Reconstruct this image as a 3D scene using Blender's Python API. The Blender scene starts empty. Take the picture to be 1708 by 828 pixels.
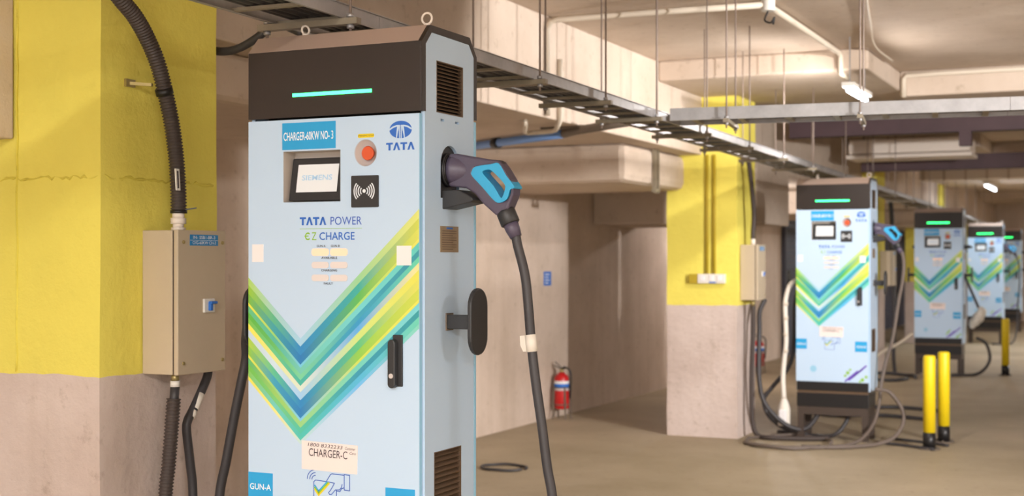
import bpy, bmesh, math, random
from mathutils import Vector, Matrix
random.seed(7)
S = bpy.context.scene
C = S.collection
# ---------------------------------------------------------------- camera
cam_d = bpy.data.cameras.new('camera'); cam = bpy.data.objects.new('camera', cam_d); C.objects.link(cam)
cam.location = (0, 0, 1.5)
cam.rotation_euler = (math.radians(90), 0, math.radians(25.1804))
cam_d.sensor_width = 36.0; cam_d.lens = 2252.88 / 1708 * 36.0
cam_d.shift_y = (436.06 - 414.0) / 1708
cam_d.clip_end = 200
cam_d.dof.use_dof = True; cam_d.dof.focus_distance = 4.15; cam_d.dof.aperture_fstop = 3.6
S.camera = cam
# ---------------------------------------------------------------- world, light, exposure
S.view_settings.view_transform = 'Standard'; S.view_settings.look = 'None'
S.view_settings.gamma = 1; S.view_settings.use_curve_mapping = False
S.view_settings.exposure = 0.58
W = bpy.data.worlds.new('world'); S.world = W; W.use_nodes = True
W.node_tree.nodes['Background'].inputs[0].default_value = (1.0, 0.975, 0.955, 1)
W.node_tree.nodes['Background'].inputs[1].default_value = 1.85

def light(name, kind, loc, power, col, size=(1.2, .1), rot=(0, 0, 0)):
    d = bpy.data.lights.new(name, kind); d.energy = power; d.color = col
    if kind == 'AREA': d.shape = 'RECTANGLE'; d.size, d.size_y = size
    if kind == 'POINT': d.shadow_soft_size = size
    o = bpy.data.objects.new(name, d); C.objects.link(o); o.location = loc; o.rotation_euler = rot
    return o
WARM = (1.0, .95, .90); COOL = (.80, .90, 1.0)
# unseen tube lamps added to brighten the chargers and far aisle, and the hung tube lamp in view
FILL_TUBES = [(-1.2, -1.4, 2.93), (1.6, -1.6, 2.93), (4.5, 3.0, 2.93), (1.6, 22.0, 2.93), (1.6, 29.0, 2.93)]
for t in FILL_TUBES:
    light('fill_tube_light', 'AREA', (t[0], t[1], t[2] - .05), 170 if t[1] < 10 else 210, WARM, (.12, 1.3))
    light('fill_tube_light_up', 'AREA', (t[0], t[1], t[2] - .02), 60, WARM, (.12, 1.3), (math.pi, 0, 0))
fl = light('flood_light', 'SPOT', (3.5, 5.3, 2.32), 1750, (1, .965, .95), rot=(math.radians(88), 0, math.radians(50)))
fl.data.spot_size = math.radians(60); fl.data.spot_blend = .25; fl.data.shadow_soft_size = .08
for k in range(4):
    light('tube_point_light', 'POINT', (-1.858 - .004 * k, 9.50 + .16 * k, 2.635), 4, (1, .95, .92), .025)
light('tube_wall_fill_light', 'AREA', (-1.89, 9.74, 2.64), 16, (1, .95, .92), (.05, .66), (0, math.radians(52), 0))  # added tilted light brightening the left wall; the lamp has no reflector
light('added_wall_light', 'POINT', (-4.35, 16.0, 2.28), 42, (1, .94, .92), .08)  # added source hidden by the second column, brightens the wall strip beyond it
VTUBES = [(-1.864, 9.74, 2.68, .68), (-2.48, 25.0, 2.78, 1.6), (-1.75, 25.15, 2.78, 1.2)]
for x, y, z, l in VTUBES:
    if y > 12: light('tube_light_cool', 'AREA', (x, y, z - .045), 12, COOL, (.04, l))

# ---------------------------------------------------------------- helpers
def lin(c):
    return tuple(((v / 255) / 12.92 if v / 255 <= .04045 else ((v / 255 + .055) / 1.055) ** 2.4) for v in c)
ORG = {}
class B:
    def __init__(s): s.v = []; s.f = []; s.sm = []
    def add(s, vs, fs, smooth=False):
        o = len(s.v); s.v += [Vector(p) for p in vs]
        s.f += [tuple(o + i for i in f) for f in fs]; s.sm += [smooth] * len(fs)
    def box(s, x0, x1, y0, y1, z0, z1):
        vs = [(x, y, z) for z in (z0, z1) for y in (y0, y1) for x in (x0, x1)]
        s.add(vs, [(0, 2, 3, 1), (4, 5, 7, 6), (0, 1, 5, 4), (2, 6, 7, 3), (0, 4, 6, 2), (1, 3, 7, 5)]); return s
    def bar(s, a, b, w, h):                       # box section from a to b, w across, h upright
        a = Vector(a); b = Vector(b); d = (b - a).normalized()
        up = Vector((0, 0, 1)) if abs(d.z) < .95 else Vector((0, 1, 0))
        r = d.cross(up).normalized(); u = r.cross(d)
        vs = [p + r * i * w / 2 + u * j * h / 2 for p in (a, b) for i, j in ((-1, -1), (1, -1), (1, 1), (-1, 1))]
        s.add(vs, [(0, 1, 2, 3), (7, 6, 5, 4), (0, 4, 5, 1), (1, 5, 6, 2), (2, 6, 7, 3), (3, 7, 4, 0)]); return s
    def tube(s, pts, r, n=10, smooth=True, caps=True):
        pts = [Vector(p) for p in pts]; m = len(pts)
        rr = r if isinstance(r, (list, tuple)) else [r] * m
        t0 = (pts[1] - pts[0]).normalized()
        a = t0.orthogonal().normalized(); vs = []
        for i, p in enumerate(pts):
            t = (pts[min(i + 1, m - 1)] - pts[max(i - 1, 0)])
            t = t.normalized() if t.length > 1e-9 else t0
            a = (a - t * a.dot(t)); a = a.normalized() if a.length > 1e-6 else t.orthogonal().normalized()
            b = t.cross(a)
            for k in range(n):
                g = 2 * math.pi * k / n
                vs.append(p + (a * math.cos(g) + b * math.sin(g)) * rr[i])
        fs = [(i * n + k, i * n + (k + 1) % n, (i + 1) * n + (k + 1) % n, (i + 1) * n + k) for i in range(m - 1) for k in range(n)]
        s.add(vs, fs, smooth)
        if caps:
            s.add([vs[k] for k in range(n)], [tuple(range(n))[::-1]]); s.add([vs[(m - 1) * n + k] for k in range(n)], [tuple(range(n))])
        return s
    def cyl(s, a, b, r, n=16, r2=None): return s.tube([a, b], [r, r if r2 is None else r2], n)
    def prism(s, pts, ax, lo, hi):                # convex-ish outline in the plane across axis ax
        def P(p, t): return {'x': (t, p[0], p[1]), 'y': (p[0], t, p[1]), 'z': (p[0], p[1], t)}[ax]
        n = len(pts); vs = [P(p, lo) for p in pts] + [P(p, hi) for p in pts]
        s.add(vs, [tuple(range(n))[::-1], tuple(range(n, 2 * n))] + [(i, (i + 1) % n, n + (i + 1) % n, n + i) for i in range(n)]); return s
    def plate(s, outer, holes, ax, lo, hi):       # outline with holes, filled and given thickness
        def P(p, t): return {'x': (t, p[0], p[1]), 'y': (p[0], t, p[1]), 'z': (p[0], p[1], t)}[ax]
        bm = bmesh.new(); es = []
        for lp in [outer] + list(holes):
            vv = [bm.verts.new(P(p, lo)) for p in lp]
            es += [bm.edges.new((vv[i], vv[(i + 1) % len(vv)])) for i in range(len(vv))]
        bmesh.ops.triangle_fill(bm, use_beauty=True, edges=es)
        bm.verts.index_update()
        vs = [v.co.copy() for v in bm.verts]; n = len(vs); fs = [tuple(v.index for v in f.verts) for f in bm.faces]
        bm.free()
        k = 'xyz'.index(ax); top = []
        for v in vs:
            w = v.copy(); w[k] = hi; top.append(w)
        F = list(fs) + [tuple(n + i for i in f)[::-1] for f in fs]; o = 0
        for lp in [outer] + list(holes):
            m = len(lp); F += [(o + i, o + (i + 1) % m, n + o + (i + 1) % m, n + o + i) for i in range(m)]; o += m
        s.add(vs + top, F); return s
    def build(s, name, mat, parent=None, bevel=0, seg=2, fix=True):
        me = bpy.data.meshes.new(name)
        if parent is not None: org = ORG[parent.name]
        else:
            xs = [v.x for v in s.v]; ys = [v.y for v in s.v]; zs = [v.z for v in s.v]
            org = Vector(((min(xs) + max(xs)) / 2, (min(ys) + max(ys)) / 2, min(zs)))
        me.from_pydata([v - org for v in s.v], [], s.f); me.update()
        me.polygons.foreach_set('use_smooth', s.sm)
        if fix:
            bm = bmesh.new(); bm.from_mesh(me); bmesh.ops.remove_doubles(bm, verts=bm.verts, dist=1e-6)
            bmesh.ops.recalc_face_normals(bm, faces=bm.faces); bm.to_mesh(me); bm.free()
        o = bpy.data.objects.new(name, me); C.objects.link(o); me.materials.append(mat)
        if parent is None: o.location = org
        else: o.parent = parent
        ORG[o.name] = org
        if bevel:
            m = o.modifiers.new('bevel', 'BEVEL'); m.width = bevel; m.segments = seg; m.limit_method = 'ANGLE'; m.angle_limit = math.radians(40)
        return o
def spline(pts, k=8):
    P = [Vector(p) for p in pts]; P = [P[0] * 2 - P[1]] + P + [P[-1] * 2 - P[-2]]; out = []
    for i in range(1, len(P) - 2):
        a, b, c, d = P[i - 1:i + 3]
        for j in range(k):
            t = j / k
            out.append(.5 * ((2 * b) + (c - a) * t + (2 * a - 5 * b + 4 * c - d) * t * t + (3 * b - a - 3 * c + d) * t ** 3))
    return out + [P[-2]]
def tag(o, label, cat, group=None, kind=None):
    o['label'] = label; o['category'] = cat
    if group: o['group'] = group
    if kind: o['kind'] = kind
    return o
def thing(name, loc, label, cat, group=None, kind=None):
    o = bpy.data.objects.new(name, None); C.objects.link(o); o.location = loc; o.empty_display_size = .1
    ORG[o.name] = Vector(loc); return tag(o, label, cat, group, kind)
def copy_tree(o, parent=None):
    c = o.copy(); C.objects.link(c); c.parent = parent
    for ch in list(o.children): copy_tree(ch, c)
    return c
def circle(cx, cz, rx, rz=None, n=24, a0=0, a1=360):
    rz = rz or rx; full = abs(a1 - a0) >= 359.9; m = n if full else n + 1
    return [(cx + rx * math.cos(math.radians(a0 + (a1 - a0) * i / n)), cz + rz * math.sin(math.radians(a0 + (a1 - a0) * i / n))) for i in range(m)]
def rrect(x0, x1, z0, z1, r, n=4):
    o = []
    for cx, cz, a in ((x1 - r, z1 - r, 0), (x0 + r, z1 - r, 90), (x0 + r, z0 + r, 180), (x1 - r, z0 + r, 270)):
        o += [(cx + r * math.cos(math.radians(a + 90 * i / n)), cz + r * math.sin(math.radians(a + 90 * i / n))) for i in range(n + 1)]
    return o
def write(txt, h, bold=0.0, width=None, align='CENTER', font_shear=0):
    """outline lettering as 2D triangles, cap height h, returned as verts/faces centred on the baseline"""
    cu = bpy.data.curves.new('txt', 'FONT'); cu.body = txt; cu.align_x = 'CENTER'; cu.size = 1; cu.offset = bold; cu.resolution_u = 3; cu.shear = font_shear
    ob = bpy.data.objects.new('txt', cu); C.objects.link(ob)
    dg = bpy.context.evaluated_depsgraph_get(); me = bpy.data.meshes.new_from_object(ob.evaluated_get(dg))
    vs = [v.co.copy() for v in me.vertices]; fs = [tuple(p.vertices) for p in me.polygons]
    bpy.data.objects.remove(ob); bpy.data.curves.remove(cu); bpy.data.meshes.remove(me)
    xs = [v.x for v in vs]; ys = [v.y for v in vs]; x0, x1, y0, y1 = min(xs), max(xs), min(ys), max(ys)
    k = h / (y1 - y0); kx = k if width is None else width / (x1 - x0); cx = (x0 + x1) / 2
    return [((v.x - cx) * kx, (v.y - y0) * k) for v in vs], fs
def put_text(b, txt, h, at, plane='y', bold=0.0, width=None, tilt=0, shear=0):
    """lettering on a face: plane 'y' faces the camera side (-Y), plane 'x' faces +X; at = (a, z, offset)"""
    vs, fs = write(txt, h, bold, width, font_shear=shear); ct, st = math.cos(tilt), math.sin(tilt)
    P = []
    for a, z in vs:
        a, z = a * ct - z * st, a * st + z * ct
        P.append((at[0] + a, at[2], at[1] + z) if plane == 'y' else (at[2], at[0] + a, at[1] + z))
    b.add(P, fs); return b
def line2(b, pts, w, y, closed=False):              # flat stroke of width w in the plane y
    n = len(pts)
    for i in range(n if closed else n - 1):
        (x0, z0), (x1, z1) = pts[i], pts[(i + 1) % n]
        d = math.hypot(x1 - x0, z1 - z0)
        if d < 1e-9: continue
        tx, tz = (x1 - x0) / d * w * .3, (z1 - z0) / d * w * .3; nx, nz = -(z1 - z0) / d * w / 2, (x1 - x0) / d * w / 2
        b.add([(x0 - tx + nx, y, z0 - tz + nz), (x0 - tx - nx, y, z0 - tz - nz), (x1 + tx - nx, y, z1 + tz - nz), (x1 + tx + nx, y, z1 + tz + nz)], [(0, 1, 2, 3)])
    return b

# ---------------------------------------------------------------- materials
def mat(name, col, rough=.5, metal=0, emit=None, es=0, bump=0, bs=60, var=0, vs_=3, coat=0, spec=.5, lower=None):
    m = bpy.data.materials.new(name); m.use_nodes = True; nt = m.node_tree; n = nt.nodes; l = nt.links
    p = n['Principled BSDF']; c = lin(col)
    p.inputs['Base Color'].default_value = (*c, 1); p.inputs['Roughness'].default_value = rough; p.inputs['Metallic'].default_value = metal
    p.inputs['Specular IOR Level'].default_value = spec
    if coat: p.inputs['Coat Weight'].default_value = coat; p.inputs['Coat Roughness'].default_value = .15
    if emit: p.inputs['Emission Color'].default_value = (*lin(emit), 1); p.inputs['Emission Strength'].default_value = es
    tc = n.new('ShaderNodeTexCoord')
    if var:
        no = n.new('ShaderNodeTexNoise'); no.inputs['Scale'].default_value = vs_; no.inputs['Detail'].default_value = 6; no.inputs['Roughness'].default_value = .62
        l.new(tc.outputs['Object'], no.inputs['Vector'])
        r = n.new('ShaderNodeValToRGB'); r.color_ramp.elements[0].position = .32; r.color_ramp.elements[1].position = .7
        r.color_ramp.elements[0].color = (*[x * (1 - var) for x in c], 1); r.color_ramp.elements[1].color = (*[min(1, x * (1 + var)) for x in c], 1)
        l.new(no.outputs['Fac'], r.inputs[0]); l.new(r.outputs[0], p.inputs['Base Color'])
    if bump:
        nb = n.new('ShaderNodeTexNoise'); nb.inputs['Scale'].default_value = bs; nb.inputs['Detail'].default_value = 5
        l.new(tc.outputs['Object'], nb.inputs['Vector'])
        bu = n.new('ShaderNodeBump'); bu.inputs['Strength'].default_value = bump; bu.inputs['Distance'].default_value = .01
        l.new(nb.outputs['Fac'], bu.inputs['Height']); l.new(bu.outputs[0], p.inputs['Normal'])
    return m
def concrete(name, col, dark, scale=.9, bump=.35, paint=None, zpaint=None, streak=True, rough=.85):
    """trowelled, stained concrete in world coordinates; painted above zpaint when paint is given"""
    m = bpy.data.materials.new(name); m.use_nodes = True; nt = m.node_tree; n = nt.nodes; l = nt.links
    p = n['Principled BSDF']; p.inputs['Roughness'].default_value = rough; p.inputs['Specular IOR Level'].default_value = .25
    g = n.new('ShaderNodeNewGeometry')
    def noise(s, det, ro=.6, vec=None):
        t = n.new('ShaderNodeTexNoise'); t.inputs['Scale'].default_value = s; t.inputs['Detail'].default_value = det; t.inputs['Roughness'].default_value = ro
        l.new(vec or g.outputs['Position'], t.inputs['Vector']); return t
    def ramp(src, a, b, ca, cb):
        r = n.new('ShaderNodeValToRGB'); e = r.color_ramp.elements; e[0].position = a; e[1].position = b; e[0].color = (*ca, 1); e[1].color = (*cb, 1)
        l.new(src, r.inputs[0]); return r
    def mix(f, a, b, mode='MIX'):
        x = n.new('ShaderNodeMix'); x.data_type = 'RGBA'; x.blend_type = mode
        if hasattr(f, 'name'): l.new(f, x.inputs[0])
        else: x.inputs[0].default_value = f
        l.new(a, x.inputs[6]); l.new(b, x.inputs[7]); return x.outputs[2]
    base = ramp(noise(scale, 8).outputs['Fac'], .3, .68, lin(dark), lin(col)).outputs[0]
    spots = ramp(noise(14, 5, .7).outputs['Fac'], .30, .42, (.62, .58, .52), (1, 1, 1)).outputs[0]
    base = mix(.5, base, spots, 'MULTIPLY')
    if streak:
        mp = n.new('ShaderNodeMapping'); mp.inputs['Scale'].default_value = (3, 3, .22); l.new(g.outputs['Position'], mp.inputs[0])
        st = ramp(noise(1.6, 5, .6, mp.outputs[0]).outputs['Fac'], .36, .55, (.80, .77, .72), (1, 1, 1)).outputs[0]
        base = mix(.45, base, st, 'MULTIPLY')
    h = noise(24, 8, .65).outputs['Fac']
    if paint:
        sep = n.new('ShaderNodeSeparateXYZ'); l.new(g.outputs['Position'], sep.inputs[0])
        w = n.new('ShaderNodeMath'); w.operation = 'MULTIPLY_ADD'; w.inputs[1].default_value = .025; l.new(noise(5, 3).outputs['Fac'], w.inputs[0]); l.new(sep.outputs[2], w.inputs[2])
        gt = n.new('ShaderNodeMath'); gt.operation = 'GREATER_THAN'; gt.inputs[1].default_value = zpaint + .012; l.new(w.outputs[0], gt.inputs[0])
        pc = ramp(noise(1.3, 7).outputs['Fac'], .3, .7, tuple(v * .90 for v in lin(paint)), lin(paint)).outputs[0]
        ps = ramp(noise(9, 6, .75).outputs['Fac'], .27, .34, (.80, .72, .5), (1, 1, 1)).outputs[0]
        pc = mix(.55, pc, ps, 'MULTIPLY')
        base = mix(gt.outputs[0], base, pc)
    l.new(base, p.inputs['Base Color'])
    lo = noise(2.2, 3).outputs['Fac']
    ad = n.new('ShaderNodeMath'); ad.operation = 'MULTIPLY_ADD'; ad.inputs[1].default_value = 2.5; l.new(lo, ad.inputs[0]); l.new(h, ad.inputs[2])
    bu = n.new('ShaderNodeBump'); bu.inputs['Strength'].default_value = bump; bu.inputs['Distance'].default_value = .012
    l.new(ad.outputs[0], bu.inputs['Height']); l.new(bu.outputs[0], p.inputs['Normal'])
    return m
YEL = (238, 224, 104)
M = dict(
    wall=concrete('wall_plaster', (226, 208, 194), (198, 180, 164)),
    soffit=concrete('ceiling_plaster', (212, 196, 180), (190, 172, 154), 1.2, .25, streak=False),
    column=concrete('column_paint', (214, 198, 190), (190, 172, 162), 1.4, .45, YEL, 1.125),
    beamyel=concrete('yellow_paint', YEL, (208, 192, 70), 1.4, .45),
    floor=concrete('floor_concrete', (178, 162, 138), (146, 132, 106), .55, .12, streak=False, rough=.6),
    blue=mat('light_blue_coating', (190, 214, 238), .42, bump=.03, bs=400),
    bluedge=mat('blue_edge', (150, 200, 228), .4),
    stand=mat('stand_paint', (66, 54, 46), .6),
    black=mat('black_coating', (25, 23, 24), .42, spec=.5),
    head=mat('head_coating', (44, 36, 32), .38, spec=.55),
    dark=mat('dark_interior', (26, 26, 30), .7),
    slat=mat('vent_slat', (108, 88, 70), .45, metal=.4),
    plastic=mat('dark_plastic', (82, 74, 92), .40, bump=.05, bs=300),
    plasticb=mat('black_plastic', (44, 44, 46), .45),
    cyan=mat('cyan_rubber', (52, 166, 214), .5),
    cableb=mat('dusty_cable', (104, 92, 84), .6),
    cable=mat('cable_rubber', (58, 55, 57), .5, bump=.05, bs=80),
    conduit=mat('corrugated_plastic', (66, 56, 52), .55),
    galv=mat('galvanised_steel', (172, 170, 170), .42, metal=.55, var=.16, vs_=9),
    galvd=mat('galvanised_steel_dull', (150, 140, 122), .5, metal=.45, var=.15, vs_=12),
    roof=mat('roof_coating', (176, 154, 140), .5),
    steel=mat('dark_painted_steel', (84, 64, 68), .6, var=.12, vs_=4),
    rod=mat('threaded_rod', (150, 134, 124), .5, metal=.3, bump=.3, bs=500),
    beige=mat('beige_enclosure', (190, 174, 150), .5, var=.05, vs_=3),
    beiged=mat('gasket', (70, 58, 50), .8),
    white=mat('white_plastic', (226, 222, 214), .45),
    whitec=mat('white_conduit', (212, 200, 182), .5),
    cream=mat('cream_band', (232, 220, 208), .6),
    paper=mat('paper', (236, 222, 218), .8),
    sticker=mat('sticker_white', (236, 232, 232), .6),
    label=mat('blue_label', (38, 160, 218), .5),
    labeld=mat('box_label', (28, 128, 190), .5),
    ink=mat('ink', (60, 50, 56), .7),
    logo=mat('logo_blue', (44, 104, 196), .5),
    logo2=mat('logo_blue_thin', (58, 96, 190), .5),
    lime=mat('lime_print', (140, 190, 40), .5),
    wprint=mat('white_print', (240, 244, 248), .5),
    scr=mat('screen', (214, 216, 216), .3, emit=(222, 224, 226), es=.16),
    scrtxt=mat('screen_text', (168, 198, 220), .3, emit=(150, 186, 214), es=.15),
    recess=mat('recess_lining', (196, 186, 176), .45),
    metal=mat('silver_ring', (206, 198, 194), .35, metal=.1),
    red=mat('button_red', (214, 88, 48), .4),
    extred=mat('extinguisher_red', (190, 28, 30), .35),
    yellow=mat('yellow_plastic', (232, 206, 28), .45),
    yelbar=mat('bollard_yellow', (238, 208, 22), .45),
    brass=mat('brass', (176, 160, 110), .4, metal=.7),
    plate=mat('etched_plate', (150, 132, 108), .45, metal=.2),
    green=mat('status_green', (20, 230, 150), .4, emit=(40, 240, 150), es=1.25),
    greenw=mat('status_strip', (60, 230, 160), .4, emit=(44, 255, 112), es=6.0),
    amber=mat('lit_indicator', (255, 222, 196), .4, emit=(255, 150, 90), es=.14),
    unlit=mat('unlit_indicator', (222, 214, 212), .4),
    tape=mat('white_tape', (228, 220, 208), .6),
    tubeon=mat('lit_tube', (255, 255, 255), .4, emit=(225, 236, 255), es=14),
    bulb=mat('lit_bulb', (255, 255, 255), .4, emit=(255, 235, 210), es=20),
    shutter=mat('shutter_blue_grey', (84, 88, 104), .6, var=.1, vs_=2),
    bluepipe=mat('blue_pipe', (120, 160, 222), .45),
    grpipe=mat('grey_pipe', (112, 100, 88), .6),
    ypaint=mat('yellow_painted_pipe', (176, 152, 34), .6),
    purple=mat('purple_print', (110, 80, 190), .5),
    sky=mat('signal_blue', (40, 110, 200), .5),
)
def vmat():
    m = bpy.data.materials.new('chevron_print'); m.use_nodes = True; nt = m.node_tree
    a = nt.nodes.new('ShaderNodeVertexColor'); a.layer_name = 'print'
    p = nt.nodes['Principled BSDF']; p.inputs['Roughness'].default_value = .42
    nt.links.new(a.outputs[0], p.inputs['Base Color']); return m
M['print'] = vmat()
# ================================================================ SETTING
def struct(b, name, m, label, cat='structure', bevel=0, parent=None):
    o = b.build(name, m, parent, bevel)
    if parent is None: tag(o, label, cat, kind='structure')
    return o
ZC = 3.057
struct(B().box(-8, 9, -5, 36.3, -.12, 0), 'floor', M['floor'], 'brown worn concrete floor of the parking garage', 'floor')
struct(B().box(-8, 9, -5, 36.3, ZC, ZC + .2), 'ceiling', M['soffit'], 'pale concrete slab ceiling above the cable trays', 'ceiling')
struct(B().box(-5.35, -5.15, -5, 36, 0, 2.42), 'wall_left', M['wall'], 'rough plastered side wall behind the columns and chargers', 'wall')
struct(B().box(-8, 9, 36, 36.2, 0, ZC), 'wall_back', M['wall'], 'far end wall of the garage behind the last charger', 'wall')
struct(B().box(9, 9.2, -5, 36.2, 0, ZC), 'wall_right', M['wall'], 'unseen plastered wall across the driving lane, added to cut ambient light from the right', 'wall')  # added to close off ambient light from the open right side
struct(B().box(-5.4, -3.44, -5, 36, 2.408, ZC), 'ceiling_beam', M['soffit'], 'long deep plastered beam running above the column row', 'beam', .01)
COLS = [(-3.065, 3.39, 3.99), (-3.13, 11.12, 11.70), (-3.25, 18.3, 18.9), (-3.4, 25.5, 26.1), (-3.45, 33.0, 33.6)]
CN = ['nearest square column at the left edge, yellow above and bare plaster below', 'second square column, yellow top with two conduits and a switch box on its front',
      'third column, yellow, mostly hidden behind the second charger', 'fourth column, yellow strip showing left of the third charger', 'fifth and farthest yellow column behind the fourth charger']
columns = []
for (xr, y0, y1), nm in zip(COLS, CN):
    b = B(); n = 14; random.seed(int(y0 * 10)); x0 = xr - .62
    zs = [2.95 * i / n for i in range(n + 1)]
    vs = []
    for i, z in enumerate(zs):
        j = [random.uniform(-.004, .004) for _ in range(8)]
        vs += [(x0 + j[0], y0 + j[1], z), (xr + j[2], y0 + j[3], z), (xr + j[4], y1, z), (x0 + j[5], y1, z)]
    b.add(vs, [(i * 4 + k, i * 4 + (k + 1) % 4, i * 4 + 4 + (k + 1) % 4, i * 4 + 4 + k) for i in range(n) for k in range(4)] + [(3, 2, 1, 0)])
    o = struct(b, 'column', M['column'], nm, 'column'); columns.append(o)
# cast joint ridge and corner strip on the nearest column
b = B(); random.seed(3)
pts = [(-3.69 + i * .0155, 3.389 + random.uniform(-.003, .001), 1.775 + random.uniform(-.006, .006)) for i in range(41)]
pts += [(-3.064 + random.uniform(-.002, .002), 3.39 + i * .02, 1.775 + random.uniform(-.006, .006)) for i in range(1, 30)]
b.tube(pts, [random.uniform(.001, .006) for _ in pts], 6); b.build('cast_ridge', M['beamyel'], columns[0])
B().tube([(-3.425 + random.uniform(-.003, .003), 3.388, 1.13 + i * .06) for i in range(30)], .0045, 5).build('cast_groove', M['beamyel'], columns[0])
# low downstand boxes beside the columns
def sbox(x0, x1, y0, y1, z0, z1, lab, bev=.03): return struct(B().box(x0, x1, y0, y1, z0, z1), 'ceiling_beam', M['soffit'], lab, 'beam', bev)
sbox(-5.15, -3.436, -4.9, 3.385, 1.91, 2.5, 'low white downstand beam ending against the nearest yellow column', .006)
sbox(-5.15, -3.6, 3.8, 6.2, 2.186, 2.41, 'white downstand box behind the nearest column, left of the big charger')
sbox(-5.15, -3.6, 9.7, 11.3, 2.11, 2.41, 'wide white downstand box between side wall and second column', .06)
sbox(-5.15, -3.436, 12.9, 14.22, 1.87, 2.6, 'deep white downstand block just beyond the second column', .02)
sbox(-5.15, -3.6, 17.3, 20.2, 2.11, 2.41, 'downstand box beside the third column')
sbox(-5.15, -3.6, 24.3, 27.6, 2.11, 2.41, 'downstand box beside the fourth column')
# drop panels over the columns and the cross beams that continue them
DL = ['dropped ceiling panel around the second column', 'dropped ceiling panel around the third column', 'dropped ceiling panel around the fourth column', 'dropped ceiling panel around the fifth column', 'dropped ceiling panel over the nearest column']
XL = ['cross beam right of the second column, white conduit along its top', 'cross beam right of the third column', 'cross beam right of the fourth column', 'cross beam right of the fifth column', 'cross beam over the nearest charger']
for i, y in enumerate([9.99, 17.3, 24.5, 32.0, 2.2]):
    sbox(-3.44, -1.835, y, y + 2.85, 2.9, ZC, DL[i], .015)
    sbox(-1.835, 9, y + 1.39, y + 2.1, 2.85, ZC, XL[i], .015)
# blue-grey shutter on the side wall beyond the third column
sh = thing('door_1', (-5.15, 26, 0), 'blue-grey rolling shutter in the side wall far beyond the second column', 'door', kind='structure')
for k in range(20):
    B().box(-5.149, -5.115 + (k % 2) * .006, 20.9, 33, .02 + k * .104, .12 + k * .104).build('slat', M['shutter'], sh)
B().box(-5.149, -5.08, 20.8, 20.9, 0, 2.15).build('frame', M['shutter'], sh)
B().box(-5.149, -5.08, 20.8, 33.1, 2.11, 2.2).build('frame', M['shutter'], sh)
# dark steel beams and duct on the right, under the slab
def ibeam(x0, x1, y, z0, z1, lab):
    b = B().box(x0, x1, y - .07, y + .07, z0, z0 + .018).box(x0, x1, y - .07, y + .07, z1 - .018, z1).box(x0, x1, y - .05, y + .008, z0, z1)
    return b
t = thing('steel_beam', (2, 13.5, 2.73), 'dark purplish steel beam crossing under the ceiling, nearer of the two', 'beam', kind='structure')
ibeam(-3.25, 7.5, 13.5, 2.735, 2.905, '').build('web', M['steel'], t); B().box(-1.62, -1.51, 13.44, 13.56, 2.60, 2.738).build('stub', M['steel'], t)
t = thing('steel_beam', (2, 17, 2.6), 'dark steel beam crossing under the ceiling, farther and lower of the two', 'beam', kind='structure')
ibeam(-3.2, 7.5, 17.0, 2.605, 2.785, '').build('web', M['steel'], t)
t = thing('air_duct', (-2.4, 16, 2.7), 'cream rectangular duct between the two dark steel beams', 'duct')
B().box(-3.12, -1.78, 15.75, 16.3, 2.73, 2.895).build('casing', M['cream'], t, .02)
B().box(-3.14, -1.76, 15.72, 16.3, 2.675, 2.72).build('lower_lip', M['cream'], t, .01)
for x in (-3.0, -1.9): B().box(x, x + .02, 16.0, 16.02, 2.89, ZC + .002).build('hanger_rod', M['rod'], t)
t = thing('air_duct', (2, 21, 2.6), 'long pale ribbed duct crossing behind the dark steel beams', 'duct')
for k in range(6): B().box(-2.9 + k * 1.7, -2.88 + k * 1.7, 21.19, 21.21, 2.92, ZC + .002).build('hanger_rod', M['rod'], t)
b = B().box(-3.1, 6, 21.0, 21.4, 2.72, 2.93)
b.build('casing', M['cream'], t)
for k in range(30): B().box(-3.05 + k * .3, -3.02 + k * .3, 20.98, 21.0, 2.71, 2.94).build('rib', M['soffit'], t)
# ceiling conduits
def tubething(pts, r, m, name, lab, cat, group=None, k=6, n=10, sp=True):
    o = B().tube(spline(pts, k) if sp else pts, r, n).build(name, m); return tag(o, lab, cat, group)
p = [(-3.42, 7.8, 2.42), (-3.42, 7.8, 2.96), (-3.40, 7.8, 3.01), (-3.35, 7.805, 3.02), (-2.69, 7.83, 3.02), (-2.06, 7.88, 3.02)]
tubething(p, .019, M['whitec'], 'ceiling_conduit', 'white conduit crossing the ceiling from the long beam to the junction box', 'conduit', sp=False)
t = thing('ceiling_conduit', (-2.035, 9, 3.0), 'white conduit running from the junction box along the ceiling to the tube lamp', 'conduit')
B().tube([(-2.035, 7.95, 3.02), (-2.03, 9.9, 3.02), (-2.03, 9.965, 3.0), (-2.03, 9.97, 2.9), (-2.03, 9.985, 2.88), (-2.04, 10.3, 2.882)], .019, 10).build('pipe', M['whitec'], t)
t = thing('junction_box', (-2.035, 7.9, 2.985), 'small round white junction box on the ceiling with a loose wire', 'junction box')
B().cyl((-2.035, 7.9, 3.055), (-2.035, 7.9, 2.985), .042, 18).build('box', M['white'], t, .004)
B().tube(spline([(-2.035, 7.9, 2.985), (-2.05, 7.88, 2.93), (-2.01, 7.87, 2.91), (-1.99, 7.87, 2.94), (-2.0, 7.88, 2.90)]), .006, 6).build('loose_wire', M['black'], t)
tubething([(-1.80, 11.36, 2.84), (-1.80, 11.36, 2.99), (-1.78, 11.36, 3.02), (-1.5, 11.36, 3.02), (1.5, 11.36, 3.02)], .02, M['whitec'], 'ceiling_conduit', 'white conduit along the top of the cross beam on the right', 'conduit', sp=False)
tubething([(-1.2, 6.2, 3.04), (-1.62, 8.9, 3.045), (-1.75, 9.8, 3.03), (-1.76, 10.6, 3.03)], .007, M['whitec'], 'ceiling_wire', 'thin pale wire stapled to the ceiling on the right', 'wire')
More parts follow.
